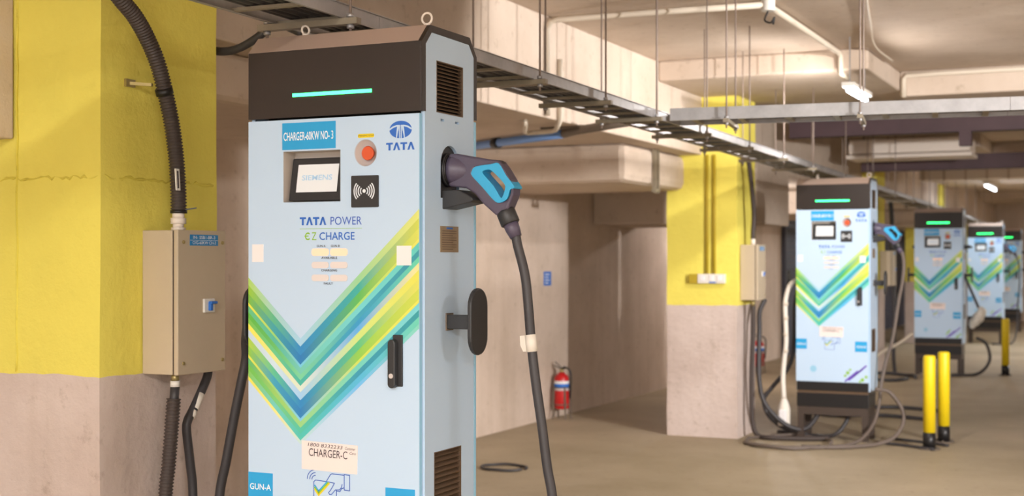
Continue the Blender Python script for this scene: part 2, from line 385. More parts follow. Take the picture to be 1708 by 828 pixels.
tubething([(-5.1, 9.40, 2.37), (-4.556, 9.076, 2.37), (-4.328, 8.94, 2.37), (-3.613, 8.5, 2.37)], .03, M['bluepipe'], 'water_pipe', 'light blue pipe under the ceiling right behind the big charger', 'pipe', sp=False)
tubething([(-3.60, 8.49, 2.37), (-3.50, 8.43, 2.38), (-2.95, 8.05, 2.385)], .03, M['grpipe'], 'water_pipe', 'dull grey pipe continuing from the blue pipe toward the tray', 'pipe', sp=False)
o = B().cyl((-4.36, 8.965, 2.37), (-4.30, 8.925, 2.37), .04, 14).build('pipe_clamp', M['black']); tag(o, 'black clamp around the light blue pipe', 'clamp')
o = B().box(-3.72, -3.40, 8.36, 8.60, 2.395, 2.412).build('mounting_plate', M['grpipe']); tag(o, 'dark bracket plate where the blue and grey pipes meet', 'bracket')
tubething([(-3.60, 7.85, 2.40), (-3.60, 7.86, 2.372), (-3.765, 8.22, 2.365), (-3.72, 8.27, 2.365), (-3.58, 8.25, 2.368), (-3.46, 8.05, 2.372), (-3.418, 8.0, 2.45), (-3.418, 8.0, 2.8)], .016, M['whitec'], 'bent_conduit', 'short bent white conduit end under the beam behind the tray', 'conduit', k=5)
o = B().bar((-3.58, 10.30, 2.40), (-3.58, 10.30, 2.05), .03, .015).bar((-3.58, 10.38, 2.40), (-3.58, 10.38, 2.05), .03, .015).bar((-3.58, 10.28, 2.07), (-3.58, 10.40, 2.07), .03, .02).build('pipe_bracket', M['galvd']); tag(o, 'narrow metal hanger strap on the white box left of the second column', 'bracket')
# visible lamps
LL = ['lit tube lamp under the dropped panel above the branch tray', 'lit tube lamp far down the aisle, left of the two', 'lit tube lamp far down the aisle, at the right edge']
for (x, y, z, l), lb in zip(VTUBES, LL):
    zt = ZC if y < 12 else 2.899
    t = thing('tube_lamp', (x, y, z), lb, 'lamp')
    B().box(x - .042, x + .042, y - l / 2, y + l / 2, z + .025, z + .055).build('batten', M['white'], t)
    B().cyl((x, y - l / 2 + .02, z), (x, y + l / 2 - .02, z), .016, 12).build('tube', M['tubeon'], t)
    for q in (-1, 1): B().box(x - .004, x + .004, y + q * l * .4 - .004, y + q * l * .4 + .004, z + .05, zt + .003).build('bracket', M['galv'], t)
TL = ['behind the camera on the left', 'behind the camera on the right', 'across the lane to the right of the big charger', 'over the lane at mid distance', 'over the lane near the far end']  # unseen lamp bodies for the added fill lights
for (x, y, z), lb in zip(FILL_TUBES, TL):
    t = thing('tube_lamp', (x, y, z), 'added fill tube lamp out of view ' + lb, 'lamp')
    B().box(x - .04, x + .04, y - .66, y + .66, z + .02, z + .06).build('batten', M['white'], t)
    B().cyl((x, y - .62, z), (x, y + .62, z), .016, 10).build('tube', M['tubeon'], t)
    for q in (-1, 1): B().box(x - .012, x + .012, y + q * .5 - .01, y + q * .5 + .01, z + .05, ZC + .003).build('bracket', M['galv'], t)
t = thing('tube_lamp', (-4.35, 16.0, 2.33), 'added unseen tube lamp under the low soffit, brightening the wall beyond the second column', 'lamp')
B().box(-4.39, -4.31, 15.7, 16.3, 2.37, 2.409).build('batten', M['white'], t); B().cyl((-4.35, 15.72, 2.35), (-4.35, 16.28, 2.35), .014, 10).build('tube', M['tubeon'], t)  # body of the added lamp, hidden from the camera
t = thing('flood_lamp', (3.6, 5.2, 2.2), 'floodlight out of view across the lane, aimed at the side wall', 'lamp')
B().box(3.60, 3.82, 5.00, 5.30, 2.24, 2.40).build('housing', M['galv'], t, .01); B().cyl((3.72, 5.2, 2.39), (3.72, 5.2, ZC + .003), .012, 8).build('bracket', M['galv'], t)
# ================================================================ CABLE TRAYS
ZT = 2.257
RA, RB = Vector((-2.257, 3.49)), Vector((-2.429, 9.81))            # right rail line
dT = (RB - RA).normalized(); nT = Vector((-dT.y, dT.x))            # nT points left
TW = .262
def tp(y, s, z):                                                   # a point of the long tray at y, s across from right rail
    k = (y - RA.y) / dT.y; q = RA + dT * k + nT * s; return (q.x, q.y, z)
t1 = thing('cable_tray', tp(14, TW / 2, ZT), 'long galvanised ladder cable tray running above all the chargers', 'cable tray')
for s in (0, TW):
    y0 = 1.2
    for seg in range(12):
        ya, yb = y0 + seg * 2.6, y0 + seg * 2.6 + 2.598
        b = B()
        b.bar(tp(ya, s, ZT + .021), tp(yb, s, ZT + .021), .003, .044)
        sg = 1 if s == 0 else -1
        b.bar(tp(ya, s + sg * .006, ZT + .0015), tp(yb, s + sg * .006, ZT + .0015), .013, .003)
        b.bar(tp(ya, s - sg * .003, ZT + .043), tp(yb, s - sg * .003, ZT + .043), .008, .003)
        b.build('side_rail', M['galv'], t1)
y = 1.4; rung0 = None
while y < 32:
    b = B().bar(tp(y, .002, ZT + .006), tp(y, TW - .002, ZT + .006), .022, .010)
    b.build('rung', M['galvd'], t1); y += .245
random.seed(5)
for i in range(6):
    s = .045 + i * .034; z = ZT + .011 + .012
    pts = [tp(1.0 + k * .8, s + random.uniform(-.008, .008), z + random.uniform(0, .002)) for k in range(39)]
    tag(B().tube(pts, .0115, 7).build('power_cable', M['cable']), 'dark power cable lying lengthwise in the long cable tray', 'cable', 'cables in the long tray')
# branch tray
A2, B2 = Vector((-2.365, 6.94)), Vector((-.555, 7.186)); d2 = (B2 - A2).normalized(); n2 = Vector((-d2.y, d2.x))
def t2p(x, s, z):
    k = (x - A2.x) / d2.x; q = A2 + d2 * k + n2 * s; return (q.x, q.y, z)
t2 = thing('cable_tray', t2p(1, .13, ZT), 'galvanised branch cable tray crossing to the right toward the lane', 'cable tray')
for s in (0, .28):
    for a_, b_ in ((-2.325, -.62), (-.618, 1.9), (1.902, 5.0)):
        sg = 1 if s == 0 else -1
        B().bar(t2p(a_, s, ZT + .033), t2p(b_, s, ZT + .033), .003, .066).bar(t2p(a_, s + sg * .008, ZT + .0015), t2p(b_, s + sg * .008, ZT + .0015), .016, .003).bar(t2p(a_, s + sg * .004, ZT + .065), t2p(b_, s + sg * .004, ZT + .065), .01, .003).build('side_rail', M['galv'], t2)
x = -2.2
while x < 5:
    B().bar(t2p(x, .002, ZT + .007), t2p(x, .278, ZT + .007), .03, .012).build('rung', M['galvd'], t2); x += .245
for i in range(4):
    s = .06 + i * .045
    tag(B().tube([t2p(-2.22 + k * .8, s + random.uniform(-.008, .008), ZT + .0255) for k in range(10)], .012, 7).build('power_cable', M['cable']), 'dark power cable lying in the branch cable tray', 'cable', 'cables in the branch tray')
# trapeze hangers
def hanger(pL, pR, lab, group=None, over=.03, ztop=ZC):
    t = thing('tray_hanger', ((pL[0] + pR[0]) / 2, (pL[1] + pR[1]) / 2, ZT - .03), lab, 'hanger', group)
    L, R_ = Vector((pL[0], pL[1], ZT - .012)), Vector((pR[0], pR[1], ZT - .012)); d = (R_ - L).normalized()
    B().bar(L - d * over, R_ + d * over, .028, .020).build('strut', M['galvd'], t)
    for q in (L, R_):
        zt = ztop
        if -3.44 < q.x < -1.835 and any(y <= q.y <= y + 2.85 for y in (9.99, 17.3, 24.5, 32.0, 2.2)): zt = 2.9
        B().cyl((q.x, q.y, ZT - .05), (q.x, q.y, zt + .002), .0046, 8).build('rod', M['rod'], t)
        B().cyl((q.x, q.y, ZT - .034), (q.x, q.y, ZT - .022), .012, 6).build('nut', M['galv'], t)
        B().cyl((q.x, q.y, ZT + .0), (q.x, q.y, ZT + .012), .012, 6).build('nut', M['galv'], t)
ORD = ['first', 'second', 'third', 'fourth', 'fifth', 'sixth', 'seventh', 'eighth']
HY = [2.0, 3.58, 5.12, 5.93, 6.72, 7.7, 8.75, 9.8, 10.9, 12.4, 14.0, 15.6, 17.2, 18.9, 20.6, 22.4, 24.2, 26.0, 28.0, 30.0]
for i, y in enumerate(HY):
    if i == 0: lb = 'threaded-rod hanger of the long tray nearest the camera, out of view'
    elif i == 1: lb = 'strut and rod hanger under the tray directly above the big charger'
    elif i < 8: lb = '%s threaded-rod hanger of the long tray, counted from the big charger' % ORD[i - 1]
    else: lb = 'far threaded-rod hanger of the long tray beyond the second charger'
    hanger(tp(y, TW + .022, 0), tp(y, -.022, 0), lb, 'far hangers of the long tray' if i >= 8 else None)
for i, x in enumerate([-2.02, -1.34, -.3, .9, 2.4, 4.0]):
    lb = ['hanger of the branch tray closest to the long tray', 'hanger of the branch tray in front of the lit tube lamp', 'hanger of the branch tray at the right edge'][i] if i < 3 else 'hanger of the branch tray out of view on the right'
    hanger(t2p(x, .31, 0), t2p(x, -.028, 0), lb, None if i < 3 else 'branch tray hangers out of view')
# ================================================================ CHARGER (modelled once where the nearest one stands)
A, R, F = -2.5106, -1.9004, 3.4278
D = .352
def lx(x): return A + x
def mirror(o_b, name, m, par, **k):
    """same shape on the other side of the cabinet"""
    b2 = B(); b2.v = [Vector((A + R - v.x, v.y, v.z)) for v in o_b.v]; b2.f = list(o_b.f); b2.sm = list(o_b.sm); return b2.build(name, m, par, **k)
ch = thing('ev_charger', (A, F, 0), 'nearest big light blue charging cabinet with chevron stripes, dark head and green light strip', 'charger', 'charging cabinets in a row')
# core and side panels
B().box(A + .03, R - .03, F + .066, F + .335, .42, 2.13).build('inner_casing', M['dark'], ch)
prof = [(F + .018, .42), (F + .333, .42), (F + .333, 2.134), (F + .300, 2.170), (F + .060, 2.172), (F + .0232, 2.139), (F + .018, 2.13)]
def rect(y0, y1, z0, z1): return [(F + y0, z0), (F + y1, z0), (F + y1, z1), (F + y0, z1)]
arch = [(F + .116, 1.689), (F + .236, 1.689), (F + .236, 1.79)] + [(F + .176 + .060 * math.cos(a), 1.79 + .058 * math.sin(a)) for a in [math.pi * i / 12 for i in range(1, 12)]] + [(F + .116, 1.79)]
holes = [rect(.089, .259, 1.941, 2.094), rect(.116, .139, 1.917, 1.924), rect(.209, .232, 1.917, 1.924), arch, rect(.075, .247, .745, .936)]
sp = B().plate(prof, holes, 'x', R - .012, R)
sp.build('side_panel', M['blue'], ch); mirror(sp, 'side_panel', M['blue'], ch)
B().box(A + .03, R - .03, F + .02, F + .333, .42, .43).build('floor_plate', M['dark'], ch)
B().box(A, R, F + .337, F + .352, .45, 1.935).build('rear_door', M['bluedge'], ch, .002)
# vents
for (z0, z1, y0, y1, n) in ((1.941, 2.094, .089, .259, 14), (.745, .936, .075, .247, 12)):
    for side in (0, 1):
        x = R - .012 if side == 0 else A + .012; sg = 1 if side == 0 else -1
        fr = B()
        for a0, a1, b0, b1 in ((y0, y0 + .003, z0, z1), (y1 - .003, y1, z0, z1), (y0, y1, z0, z0 + .003), (y0, y1, z1 - .003, z1)):
            fr.box(x - .004, x + .012 + .001 if side == 0 else x + .004, F + a0, F + a1, b0, b1) if side == 0 else fr.box(x - .013, x + .004, F + a0, F + a1, b0, b1)
        v = fr.build('vent_grille', M['slat'], ch)
        st = (z1 - z0) / n
        for k in range(n):
            z = z0 + st * (k + .5)
            s = B(); s.add([(x + sg * .010, F + y0 + .003, z - st * .38), (x + sg * .010, F + y1 - .003, z - st * .38), (x - sg * .004, F + y1 - .003, z + st * .42), (x - sg * .004, F + y0 + .003, z + st * .42),
                            (x + sg * .009, F + y0 + .003, z - st * .38 - .002), (x + sg * .009, F + y1 - .003, z - st * .38 - .002), (x - sg * .006, F + y1 - .003, z + st * .42 - .002), (x - sg * .006, F + y0 + .003, z + st * .42 - .002)],
                           [(0, 1, 2, 3), (4, 7, 6, 5), (0, 4, 5, 1), (2, 6, 7, 3), (0, 3, 7, 4), (1, 5, 6, 2)])
            s.build('slat', M['slat'], v)
# head cover: front plate, folded roof strip with chamfers
op = [(0, 1.937), (0, 2.140), (.0525, 2.193), (.304, 2.193), (.352, 2.138), (.352, 1.94)]
ip = [(.333, 1.94), (.333, 2.134), (.300, 2.171), (.060, 2.173), (.0225, 2.134), (.0225, 1.937)]
b = B(); n = len(op)
for x0, x1 in ((A, R + .0012),):
    vs = [(x, F + p[0], p[1]) for x in (x0, x1) for p in op + ip[::-1]]
    fs = []
    for k in range(n - 1):
        o0, o1, i0, i1 = k, k + 1, n + k, n + k + 1; q = 2 * n
        fs += [(o0, o1, i1, i0), (q + o0, q + i0, q + i1, q + o1), (o0, q + o0, q + o1, o1), (i0, i1, q + i1, q + i0)]
    fs += [(0, n, 3 * n, 2 * n), (n - 1, 3 * n - 1, 4 * n - 1, 2 * n - 1)]
    b.add(vs, fs)
b.build('head_cover', M['head'], ch)
rf = B(); rf.add([(x, F + a, z) for x in (A - .001, R - .012) for a, z in ((.0005, 2.1415), (.052, 2.1945), (.304, 2.1945), (.3525, 2.139), (.3515, 2.137), (.303, 2.191), (.053, 2.191), (.002, 2.139))], [tuple(range(8))[::-1], tuple(range(8, 16))] + [(i, (i + 1) % 8, 8 + (i + 1) % 8, 8 + i) for i in range(8)])
rf.build('roof_panel', M['roof'], ch)
B().box(A + .001, R - .001, F - .002, F + .0, 1.9365, 2.139).build('head_front', M['head'], ch, .0008)
B().box(A + .165, A + .443, F - .004, F - .0015, 1.9985, 2.0085).build('status_light', M['greenw'], ch)
for (x, y, r, an) in ((.168, .062, .013, 1.15), (.5936, .062, .0165, 0)):
    e = B(); c = (lx(x), F + y, 2.193)
    e.cyl(c, (c[0], c[1], c[2] + .006), .010, 12)
    e.tube([(c[0] + r * math.cos(t) * math.cos(an), c[1] + r * math.cos(t) * math.sin(an), c[2] + r + .005 + r * math.sin(t)) for t in [2 * math.pi * i / 20 for i in range(21)]], .0034, 8, caps=False)
    e.build('eye_bolt', M['cream'], ch)
# front door with cut-outs
outer = [(A, .494), (R - .0085, .494), (R - .0085, 1.930), (A, 1.930)]
rec = [(lx(.1296), 1.679), (lx(.3336), 1.679), (lx(.3336), 1.8335), (lx(.1296), 1.8335)]
door = B().plate(outer, [rec, circle(lx(.4216), 1.8205, .0375, .0392, 28)], 'y', F, F + .015).build('front_door', M['blue'], ch)
B().box(R - .0083, R - .0068, F + .0, F + .014, .494, 1.93).build('door_edge', M['bluedge'], ch)
# display recess
x0, x1, z0, z1, dd = lx(.1302), lx(.3330), 1.6796, 1.8329, .062
b = B(); b.add([(x0, F - .0003, z0), (x1, F - .0003, z0), (x1, F - .0003, z1), (x0, F - .0003, z1), (x0, F + dd, z0), (x1, F + dd, z0), (x1, F + dd, z1), (x0, F + dd, z1)],
               [(0, 1, 5, 4), (1, 2, 6, 5), (2, 3, 7, 6), (3, 0, 4, 7), (4, 5, 6, 7)])
b.build('display_recess', M['recess'], ch, fix=False)
# tilted display unit
def tl(x, z, off=0): # along the tilted face
    k = (z - 1.683) / .134
    return (lx(x), F + .018 + .024 * k - off, z)
un = B(); vs = [tl(.136, 1.683), tl(.33, 1.683), tl(.33, 1.815), tl(.136, 1.815)]
un.add(vs + [(v[0], v[1] + .02, v[2]) for v in vs], [(0, 1, 2, 3), (4, 7, 6, 5), (0, 4, 5, 1), (1, 5, 6, 2), (2, 6, 7, 3), (3, 7, 4, 0)])
u = un.build('display_unit', M['plasticb'], ch, bevel=.004, seg=3)
b = B(); b.add([tl(.160, 1.710, .001), tl(.306, 1.710, .001), tl(.306, 1.795, .001), tl(.160, 1.795, .001)], [(0, 1, 2, 3)]); b.build('screen', M['scr'], u)
vs, fs = write('SIEMENS', .0165, .012, .108); b = B(); b.add([tl(.232 + a, 1.746 + z, .0022) for a, z in vs], fs); b.build('screen_text', M['scrtxt'], u)
# emergency stop
c = (lx(.4216), 1.8205)
b = B(); ring = [[(c[0] + r * math.cos(t), F + y, c[1] + r * 1.045 * math.sin(t)) for t in [2 * math.pi * i / 28 for i in range(28)]] for r, y in ((.0385, -.001), (.0375, .001), (.031, .030), (.010, .031))]
for k in range(3):
    b.add(ring[k] + ring[k + 1], [(i, (i + 1) % 28, 28 + (i + 1) % 28, 28 + i) for i in range(28)], True)
e = b.build('button_collar', M['metal'], ch)
B().tube([(c[0], F + .031, c[1]), (c[0], F + .018, c[1]), (c[0], F + .012, c[1]), (c[0], F + .009, c[1])], [.013, .013, .0215, .0190], 24).build('emergency_button', M['red'], e)
B().prism(rrect(lx(.395), lx(.4505), 1.8655, 1.877, .004), 'y', F - .0008, F).build('yellow_label', M['yellow'], ch)
put_text(B(), 'EMERGENCY STOP', .0045, (lx(.4228), 1.869, F - .0012)).build('label_text', M['ink'], ch)
# big label
lab = B().box(lx(.1255), lx(.317), F - .0008, F, 1.8385, 1.920).build('number_label', M['label'], ch)
put_text(B(), 'CHARGER-60KW NO- 3', .026, (lx(.220), 1.866, F - .0014), bold=.012, width=.178).build('label_text', M['wprint'], lab)
# round emblem and name
cx, cz = lx(.540), 1.8845
em = B(); em.prism(circle(cx, cz, .0375, .0255, 36), 'y', F - .0006, F).build('emblem', M['logo'], ch)
q = B(); y = F - .0012
q.add([(cx - .0012, y, cz - .027), (cx - .0042, y, cz - .027), (cx - .0052, y, cz + .008), (cx - .0014, y, cz + .011)], [(0, 1, 2, 3)])
q.add([(cx + .0042, y, cz - .027), (cx + .0012, y, cz - .027), (cx + .0014, y, cz + .011), (cx + .0052, y, cz + .008)], [(0, 1, 2, 3)])
for sg in (-1, 1):
    up = [(cx + sg * x, cz + z) for x, z in ((.001, .0135), (.012, .0135), (.026, .010), (.038, .003))]
    lo = [(cx + sg * x, cz + z) for x, z in ((.001, .008), (.012, .009), (.024, .0055), (.037, -.002))]
    for k in range(3): q.add([(up[k][0], y, up[k][1]), (up[k + 1][0], y, up[k + 1][1]), (lo[k + 1][0], y, lo[k + 1][1]), (lo[k][0], y, lo[k][1])], [(0, 1, 2, 3)])
    q.add([(cx + sg * .0045, y, cz + .009), (cx + sg * .0115, y, cz + .009), (cx + sg * .0155, y, cz - .027), (cx + sg * .0125, y, cz - .027)], [(0, 1, 2, 3)])
q.build('emblem_strokes', M['blue'], ch)
def tata(b, x0, z0, w, h, y):
    """four heavy letters, T and barless A"""
    k = w / 4.22
    for i in range(4):
        o = x0 + i * k * 1.06
        if i % 2 == 0:
            for poly in ([(0, .76), (1, .76), (1, 1), (0, 1)], [(.34, 0), (.66, 0), (.66, .76), (.34, .76)]): b.add([(o + px * k, y, z0 + pz * h) for px, pz in poly], [(0, 1, 2, 3)])
        else:
            for poly in ([(-.04, 0), (.27, 0), (.62, 1), (.36, 1)], [(.73, 0), (1.04, 0), (.64, 1), (.38, 1)]): b.add([(o + px * k, y, z0 + pz * h) for px, pz in poly], [(0, 1, 2, 3)])
    return b
tata(B(), lx(.4915), 1.8245, .0955, .0225, F - .0006).build('lettering', M['logo'], ch)
tata(B(), lx(.189), 1.6085, .095, .0245, F - .0006).build('lettering', M['logo'], ch)
put_text(B(), 'POWER', .0245, (lx(.3535), 1.6085, F - .0006), width=.109).build('lettering', M['logo2'], ch)
B().box(lx(.189), lx(.4085), F - .0006, F, 1.5972, 1.5984).build('rule', M['lime'], ch)
q = put_text(B(), 'C', .0235, (lx(.2165), 1.5635, F - .0006), bold=.02, width=.017); q.box(lx(.2065), lx(.2205), F - .0008, F, 1.5742, 1.5772)
put_text(q, 'Z', .0235, (lx(.2405), 1.5635, F - .0006), width=.0165).build('lettering', M['lime'], ch)
put_text(B(), 'CHARGE', .0235, (lx(.3215), 1.5635, F - .0006), bold=.01, width=.124).build('lettering', M['logo'], ch)
# card reader
cr = B().prism(rrect(lx(.3736), lx(.4666), 1.6595, 1.7535, .003), 'y', F - .004, F).build('card_reader', M['plasticb'], ch)
q = B(); cx, cz = lx(.4185), 1.7075; y = F - .0048
q.prism(circle(cx, cz, .0055, n=16), 'y', y, y + .0006)
for r in (.0125, .0200, .0275, .0345):
    for a in (0, 180):
        line2(q, circle(cx, cz, r, n=10, a0=a - 40, a1=a + 40), .0038, y)
q.build('contactless_symbol', M['wprint'], cr)
# indicator windows
for i, (z0, z1) in enumerate(((1.516, 1.5385), (1.4785, 1.4985), (1.440, 1.460))):
    for j in (0, 1):
        a0 = .2325 + j * .066
        o = rrect(lx(a0), lx(a0 + .0605), z0, z1, .0085)
        B().prism(o, 'y', F - .002, F).build('indicator_light', M['amber'] if i == 0 else M['unlit'], ch)
for s, x, z, w in (('GUN A', .267, 1.5425, .031), ('GUN B', .317, 1.5425, .031), ('AVAILABLE', .2955, 1.507, .056), ('CHARGING', .2955, 1.4695, .056), ('FAULT', .2925, 1.430, .032)):
    put_text(B(), s, .0065, (lx(x), z, F - .0026), width=w, bold=.004).build('caption', M['ink'], ch)
for x0, x1, z0, z1 in ((.0146, .0565, 1.4975, 1.552), (.5275, .5765, 1.488, 1.545)):
    B().box(lx(x0), lx(x1), F - .0016, F, z0, z1).build('white_sticker', M['sticker'], ch)
# chevron stripes: (top, bottom, left end colour, left mid, apex, right mid, right end)
BA = [
 (0, .078, (172, 210, 100), (160, 205, 195), (160, 205, 232), (150, 205, 150), (218, 222, 120)),
 (.078, .165, (150, 195, 55), (90, 180, 140), (44, 134, 196), (60, 170, 160), (200, 208, 78)),
 (.165, .256, (118, 180, 58), (60, 160, 170), (36, 120, 186), (90, 180, 90), (210, 214, 92)),
 (.256, .287, (232, 224, 70), (150, 205, 110), (110, 195, 225), (160, 215, 110), (224, 220, 96)),
 (.287, .353, (100, 190, 130), (80, 180, 160), (110, 195, 180), (110, 205, 210), (95, 200, 190)),
 (.353, .410, (92, 180, 62), (100, 185, 100), (120, 205, 160), (60, 160, 190), (50, 150, 165)),
 (.410, .465, (120, 190, 74), (100, 195, 140), (70, 180, 165), (50, 150, 200), (100, 205, 170)),
 (.465, .527, (232, 226, 84), (222, 226, 140), (214, 226, 214), (90, 170, 230), (230, 224, 150)),
 (.527, .605, (190, 212, 226), (200, 222, 235), (158, 202, 238), (200, 222, 130), (222, 220, 86)),
 (.605, .690, (172, 205, 64), (90, 190, 150), (44, 134, 196), (90, 190, 130), (218, 218, 94)),
 (.690, .783, (140, 195, 62), (60, 160, 190), (40, 124, 188), (140, 200, 80), (200, 212, 80)),
 (.783, .814, (226, 222, 80), (150, 205, 120), (120, 198, 232), (200, 216, 90), (224, 222, 90)),
 (.814, .876, (90, 180, 110), (150, 200, 100), (150, 205, 130), (110, 205, 190), (115, 205, 215)),
 (.876, .935, (110, 188, 72), (120, 200, 120), (80, 190, 165), (50, 150, 180), (50, 155, 165)),
 (.935, 1.0, (130, 195, 90), (110, 200, 190), (76, 190, 178), (80, 180, 220), (105, 205, 180)),
 (1.0, 1.04, (232, 222, 90), (235, 225, 130), (190, 220, 222), (110, 185, 238), (130, 210, 190)),
]
AX = .1915; ZL_T, ZL_B, ZA_T, ZA_B, ZR_T, ZR_B = 1.4500, 1.146, 1.2655, .957, 1.652, 1.318
ch_b = B(); cols = []; DX = .6016
def zedge(t, s, side):
    z0 = ZA_T + (ZA_B - ZA_T) * t
    z1 = (ZL_T + (ZL_B - ZL_T) * t) if side < 0 else (ZR_T + (ZR_B - ZR_T) * t)
    return z0 + (z1 - z0) * s
def lerp3(a, b, c, s):
    (p, q, k) = (a, b, s * 2) if s < .5 else (b, c, s * 2 - 1); p = lin(p); q = lin(q)
    return tuple(p[i] + (q[i] - p[i]) * k for i in range(3))
for (t0, t1_, cl, cml, ca, cmr, cr_) in BA:
    for side, cm, ce in ((-1, cml, cl), (1, cmr, cr_)):
        N = 10
        for k in range(N):
            s0, s1 = k / N, (k + 1) / N
            X = lambda s: lx(AX - AX * s if side < 0 else AX + (DX - AX) * s)
            quad = [(X(s0), F - .0005, zedge(t0, s0, side)), (X(s1), F - .0005, zedge(t0, s1, side)), (X(s1), F - .0005, zedge(t1_, s1, side)), (X(s0), F - .0005, zedge(t1_, s0, side))]
            ch_b.add(quad, [(0, 1, 2, 3)]); cols += [lerp3(ca, cm, ce, s) for s in (s0, s1, s1, s0)]
st = ch_b.build('chevron_stripes', M['print'], ch, fix=False)
ca_ = st.data.color_attributes.new('print', 'FLOAT_COLOR', 'CORNER')
for p in st.data.polygons:
    for li in p.loop_indices:
        c_ = cols[st.data.loops[li].vertex_index]; ca_.data[li].color = (*c_, 1)
# latch handle
hb = B().prism(rrect(lx(.5165), lx(.5485), 1.134, 1.285, .002), 'y', F - .006, F).build('door_handle', M['plasticb'], ch, bevel=.0015)
B().prism(rrect(lx(.510), lx(.5345), 1.130, 1.272, .012, 6), 'y', F - .026, F - .004).build('grip', M['plasticb'], hb, bevel=.003)
B().cyl((lx(.5225), F - .0275, 1.166), (lx(.5225), F - .024, 1.166), .0072, 18).build('key_lock', M['metal'], hb)
# taped paper
pp = B(); pp.add([(lx(.1975), F - .0022, .872), (lx(.3925), F - .0022, .8675), (lx(.3945), F - .0022, .953), (lx(.1975), F - .0022, .958), (lx(.1975), F, .872), (lx(.3925), F, .8675), (lx(.3945), F, .953), (lx(.1975), F, .958)],
       [(0, 1, 2, 3), (0, 4, 5, 1), (1, 5, 6, 2), (2, 6, 7, 3), (3, 7, 4, 0)])
pp = pp.build('paper_notice', M['paper'], ch)
put_text(B(), 'CHARGER-C', .0235, (lx(.291), .9115, F - .0028), width=.136, tilt=-.02).build('notice_text', M['ink'], pp)
put_text(B(), '1800 8332233', .0105, (lx(.281), .9405, F - .0028), width=.123, tilt=-.03, shear=.15).build('handwriting', M['ink'], pp)
q = put_text(B(), 'Customer', .0085, (lx(.369), .938, F - .0028), width=.036, tilt=-.05, shear=.35); put_text(q, 'Care', .008, (lx(.378), .925, F - .0028), width=.022, tilt=-.05, shear=.35).build('handwriting', M['ink'], pp)
# card and hand drawing
q = B(); y = F - .0006; w = .0026
cardl = [(.240, .765), (.240, .836), (.246, .841), (.296, .838), (.313, .836), (.307, .826), (.299, .814), (.292, .806), (.296, .801), (.303, .802), (.316, .816), (.330, .817), (.337, .824), (.340, .834)]
line2(q, [(lx(a), z) for a, z in cardl], w, y); line2(q, [(lx(a), z) for a, z in [(.240, .765), (.320, .763), (.320, .816)]], w, y)
line2(q, [(lx(a), z) for a, z in [(.284, .839), (.299, .861), (.304, .8635), (.347, .862)]], w, y)
line2(q, [(lx(a), z) for a, z in [(.347, .864), (.366, .863), (.366, .817), (.347, .818), (.347, .864)]], w, y)
line2(q, [(lx(a), z) for a, z in [(.322, .813), (.332, .812), (.338, .821), (.347, .825)]], w, y)
for r in (.013, .021, .030): line2(q, circle(lx(.246), .842, r, n=8, a0=92, a1=178), w, y)
q.build('card_drawing', M['logo2'], ch)
for k, m in enumerate(('label', 'lime', 'yellow')):
    q = B(); dz = -.006 * k; line2(q, [(lx(.243), .825 + dz), (lx(.257), .808 + dz), (lx(.287 + .004 * k), .838 + dz * .3)], .0048, F - .0008 - .0001 * k).build('card_stripes', M[m], ch)
ga = B().box(lx(.0), lx(.0905), F - .0008, F, .765, .850).build('gun_label', M['label'], ch); put_text(B(), 'GUN-A', .019, (lx(.0455), .797, F - .0014), bold=.01, width=.078).build('label_text', M['wprint'], ga)
gb = B().box(lx(.489), lx(.588), F - .0008, F, .750, .836).build('gun_label', M['label'], ch); put_text(B(), 'GUN-B', .019, (lx(.5385), .783, F - .0014), bold=.01, width=.078).build('label_text', M['wprint'], gb)
# print near the foot of the door
q = B(); q.prism(circle(lx(.145), .600, .028, n=20), 'y', F - .0006, F).build('foot_emblem', M['bluedge'], ch)
q = B()
for a, z, l in ((.41, .505, .10), (.44, .515, .10), (.47, .54, .08), (.52, .585, .06)): line2(B(), [(lx(a), z), (lx(a + l), z + l * .85)], .014, F - .0006).build('foot_stripe', M['purple'], ch)
for a, z, r in ((.43, .575, .022), (.41, .55, .016), (.45, .60, .014), (.55, .52, .022), (.58, .545, .018), (.53, .505, .014)):
    B().prism([(lx(a + r * (1 if k % 2 == 0 else .45) * math.cos(k * math.pi / 5)), z + r * (1 if k % 2 == 0 else .45) * math.sin(k * math.pi / 5)) for k in range(10)], 'y', F - .0006, F).build('foot_leaf', M['lime'], ch)
# plinth and stand
B().box(A + .004, R - .012, F + .006, F + .33, .418, .492).build('plinth', M['black'], ch, .003)
B().box(A + .01, R - .02, F + .015, F + .32, .395, .418).build('plinth_lip', M['slat'], ch)
B().box(A + .004, R - .012, F + .006, F + .33, .283, .396).build('plinth', M['black'], ch, .003)
fr = B().box(A + .01, R - .018, F + .012, F + .06, .215, .283).box(A + .01, R - .018, F + .28, F + .33, .215, .283).box(A + .01, A + .06, F + .06, F + .28, .215, .283).box(R - .068, R - .018, F + .06, F + .28, .215, .283)
fr.build('stand_frame', M['stand'], ch)
for x in (A + .01, R - .068):
    for y in (F + .012, F + .28):
        l = B().box(x, x + .05, y, y + .05, .006, .215).build('leg', M['stand'], ch)
        B().box(x - .02, x + .07, y - .02, y + .07, 0, .006).build('foot_plate', M['galvd'], l)
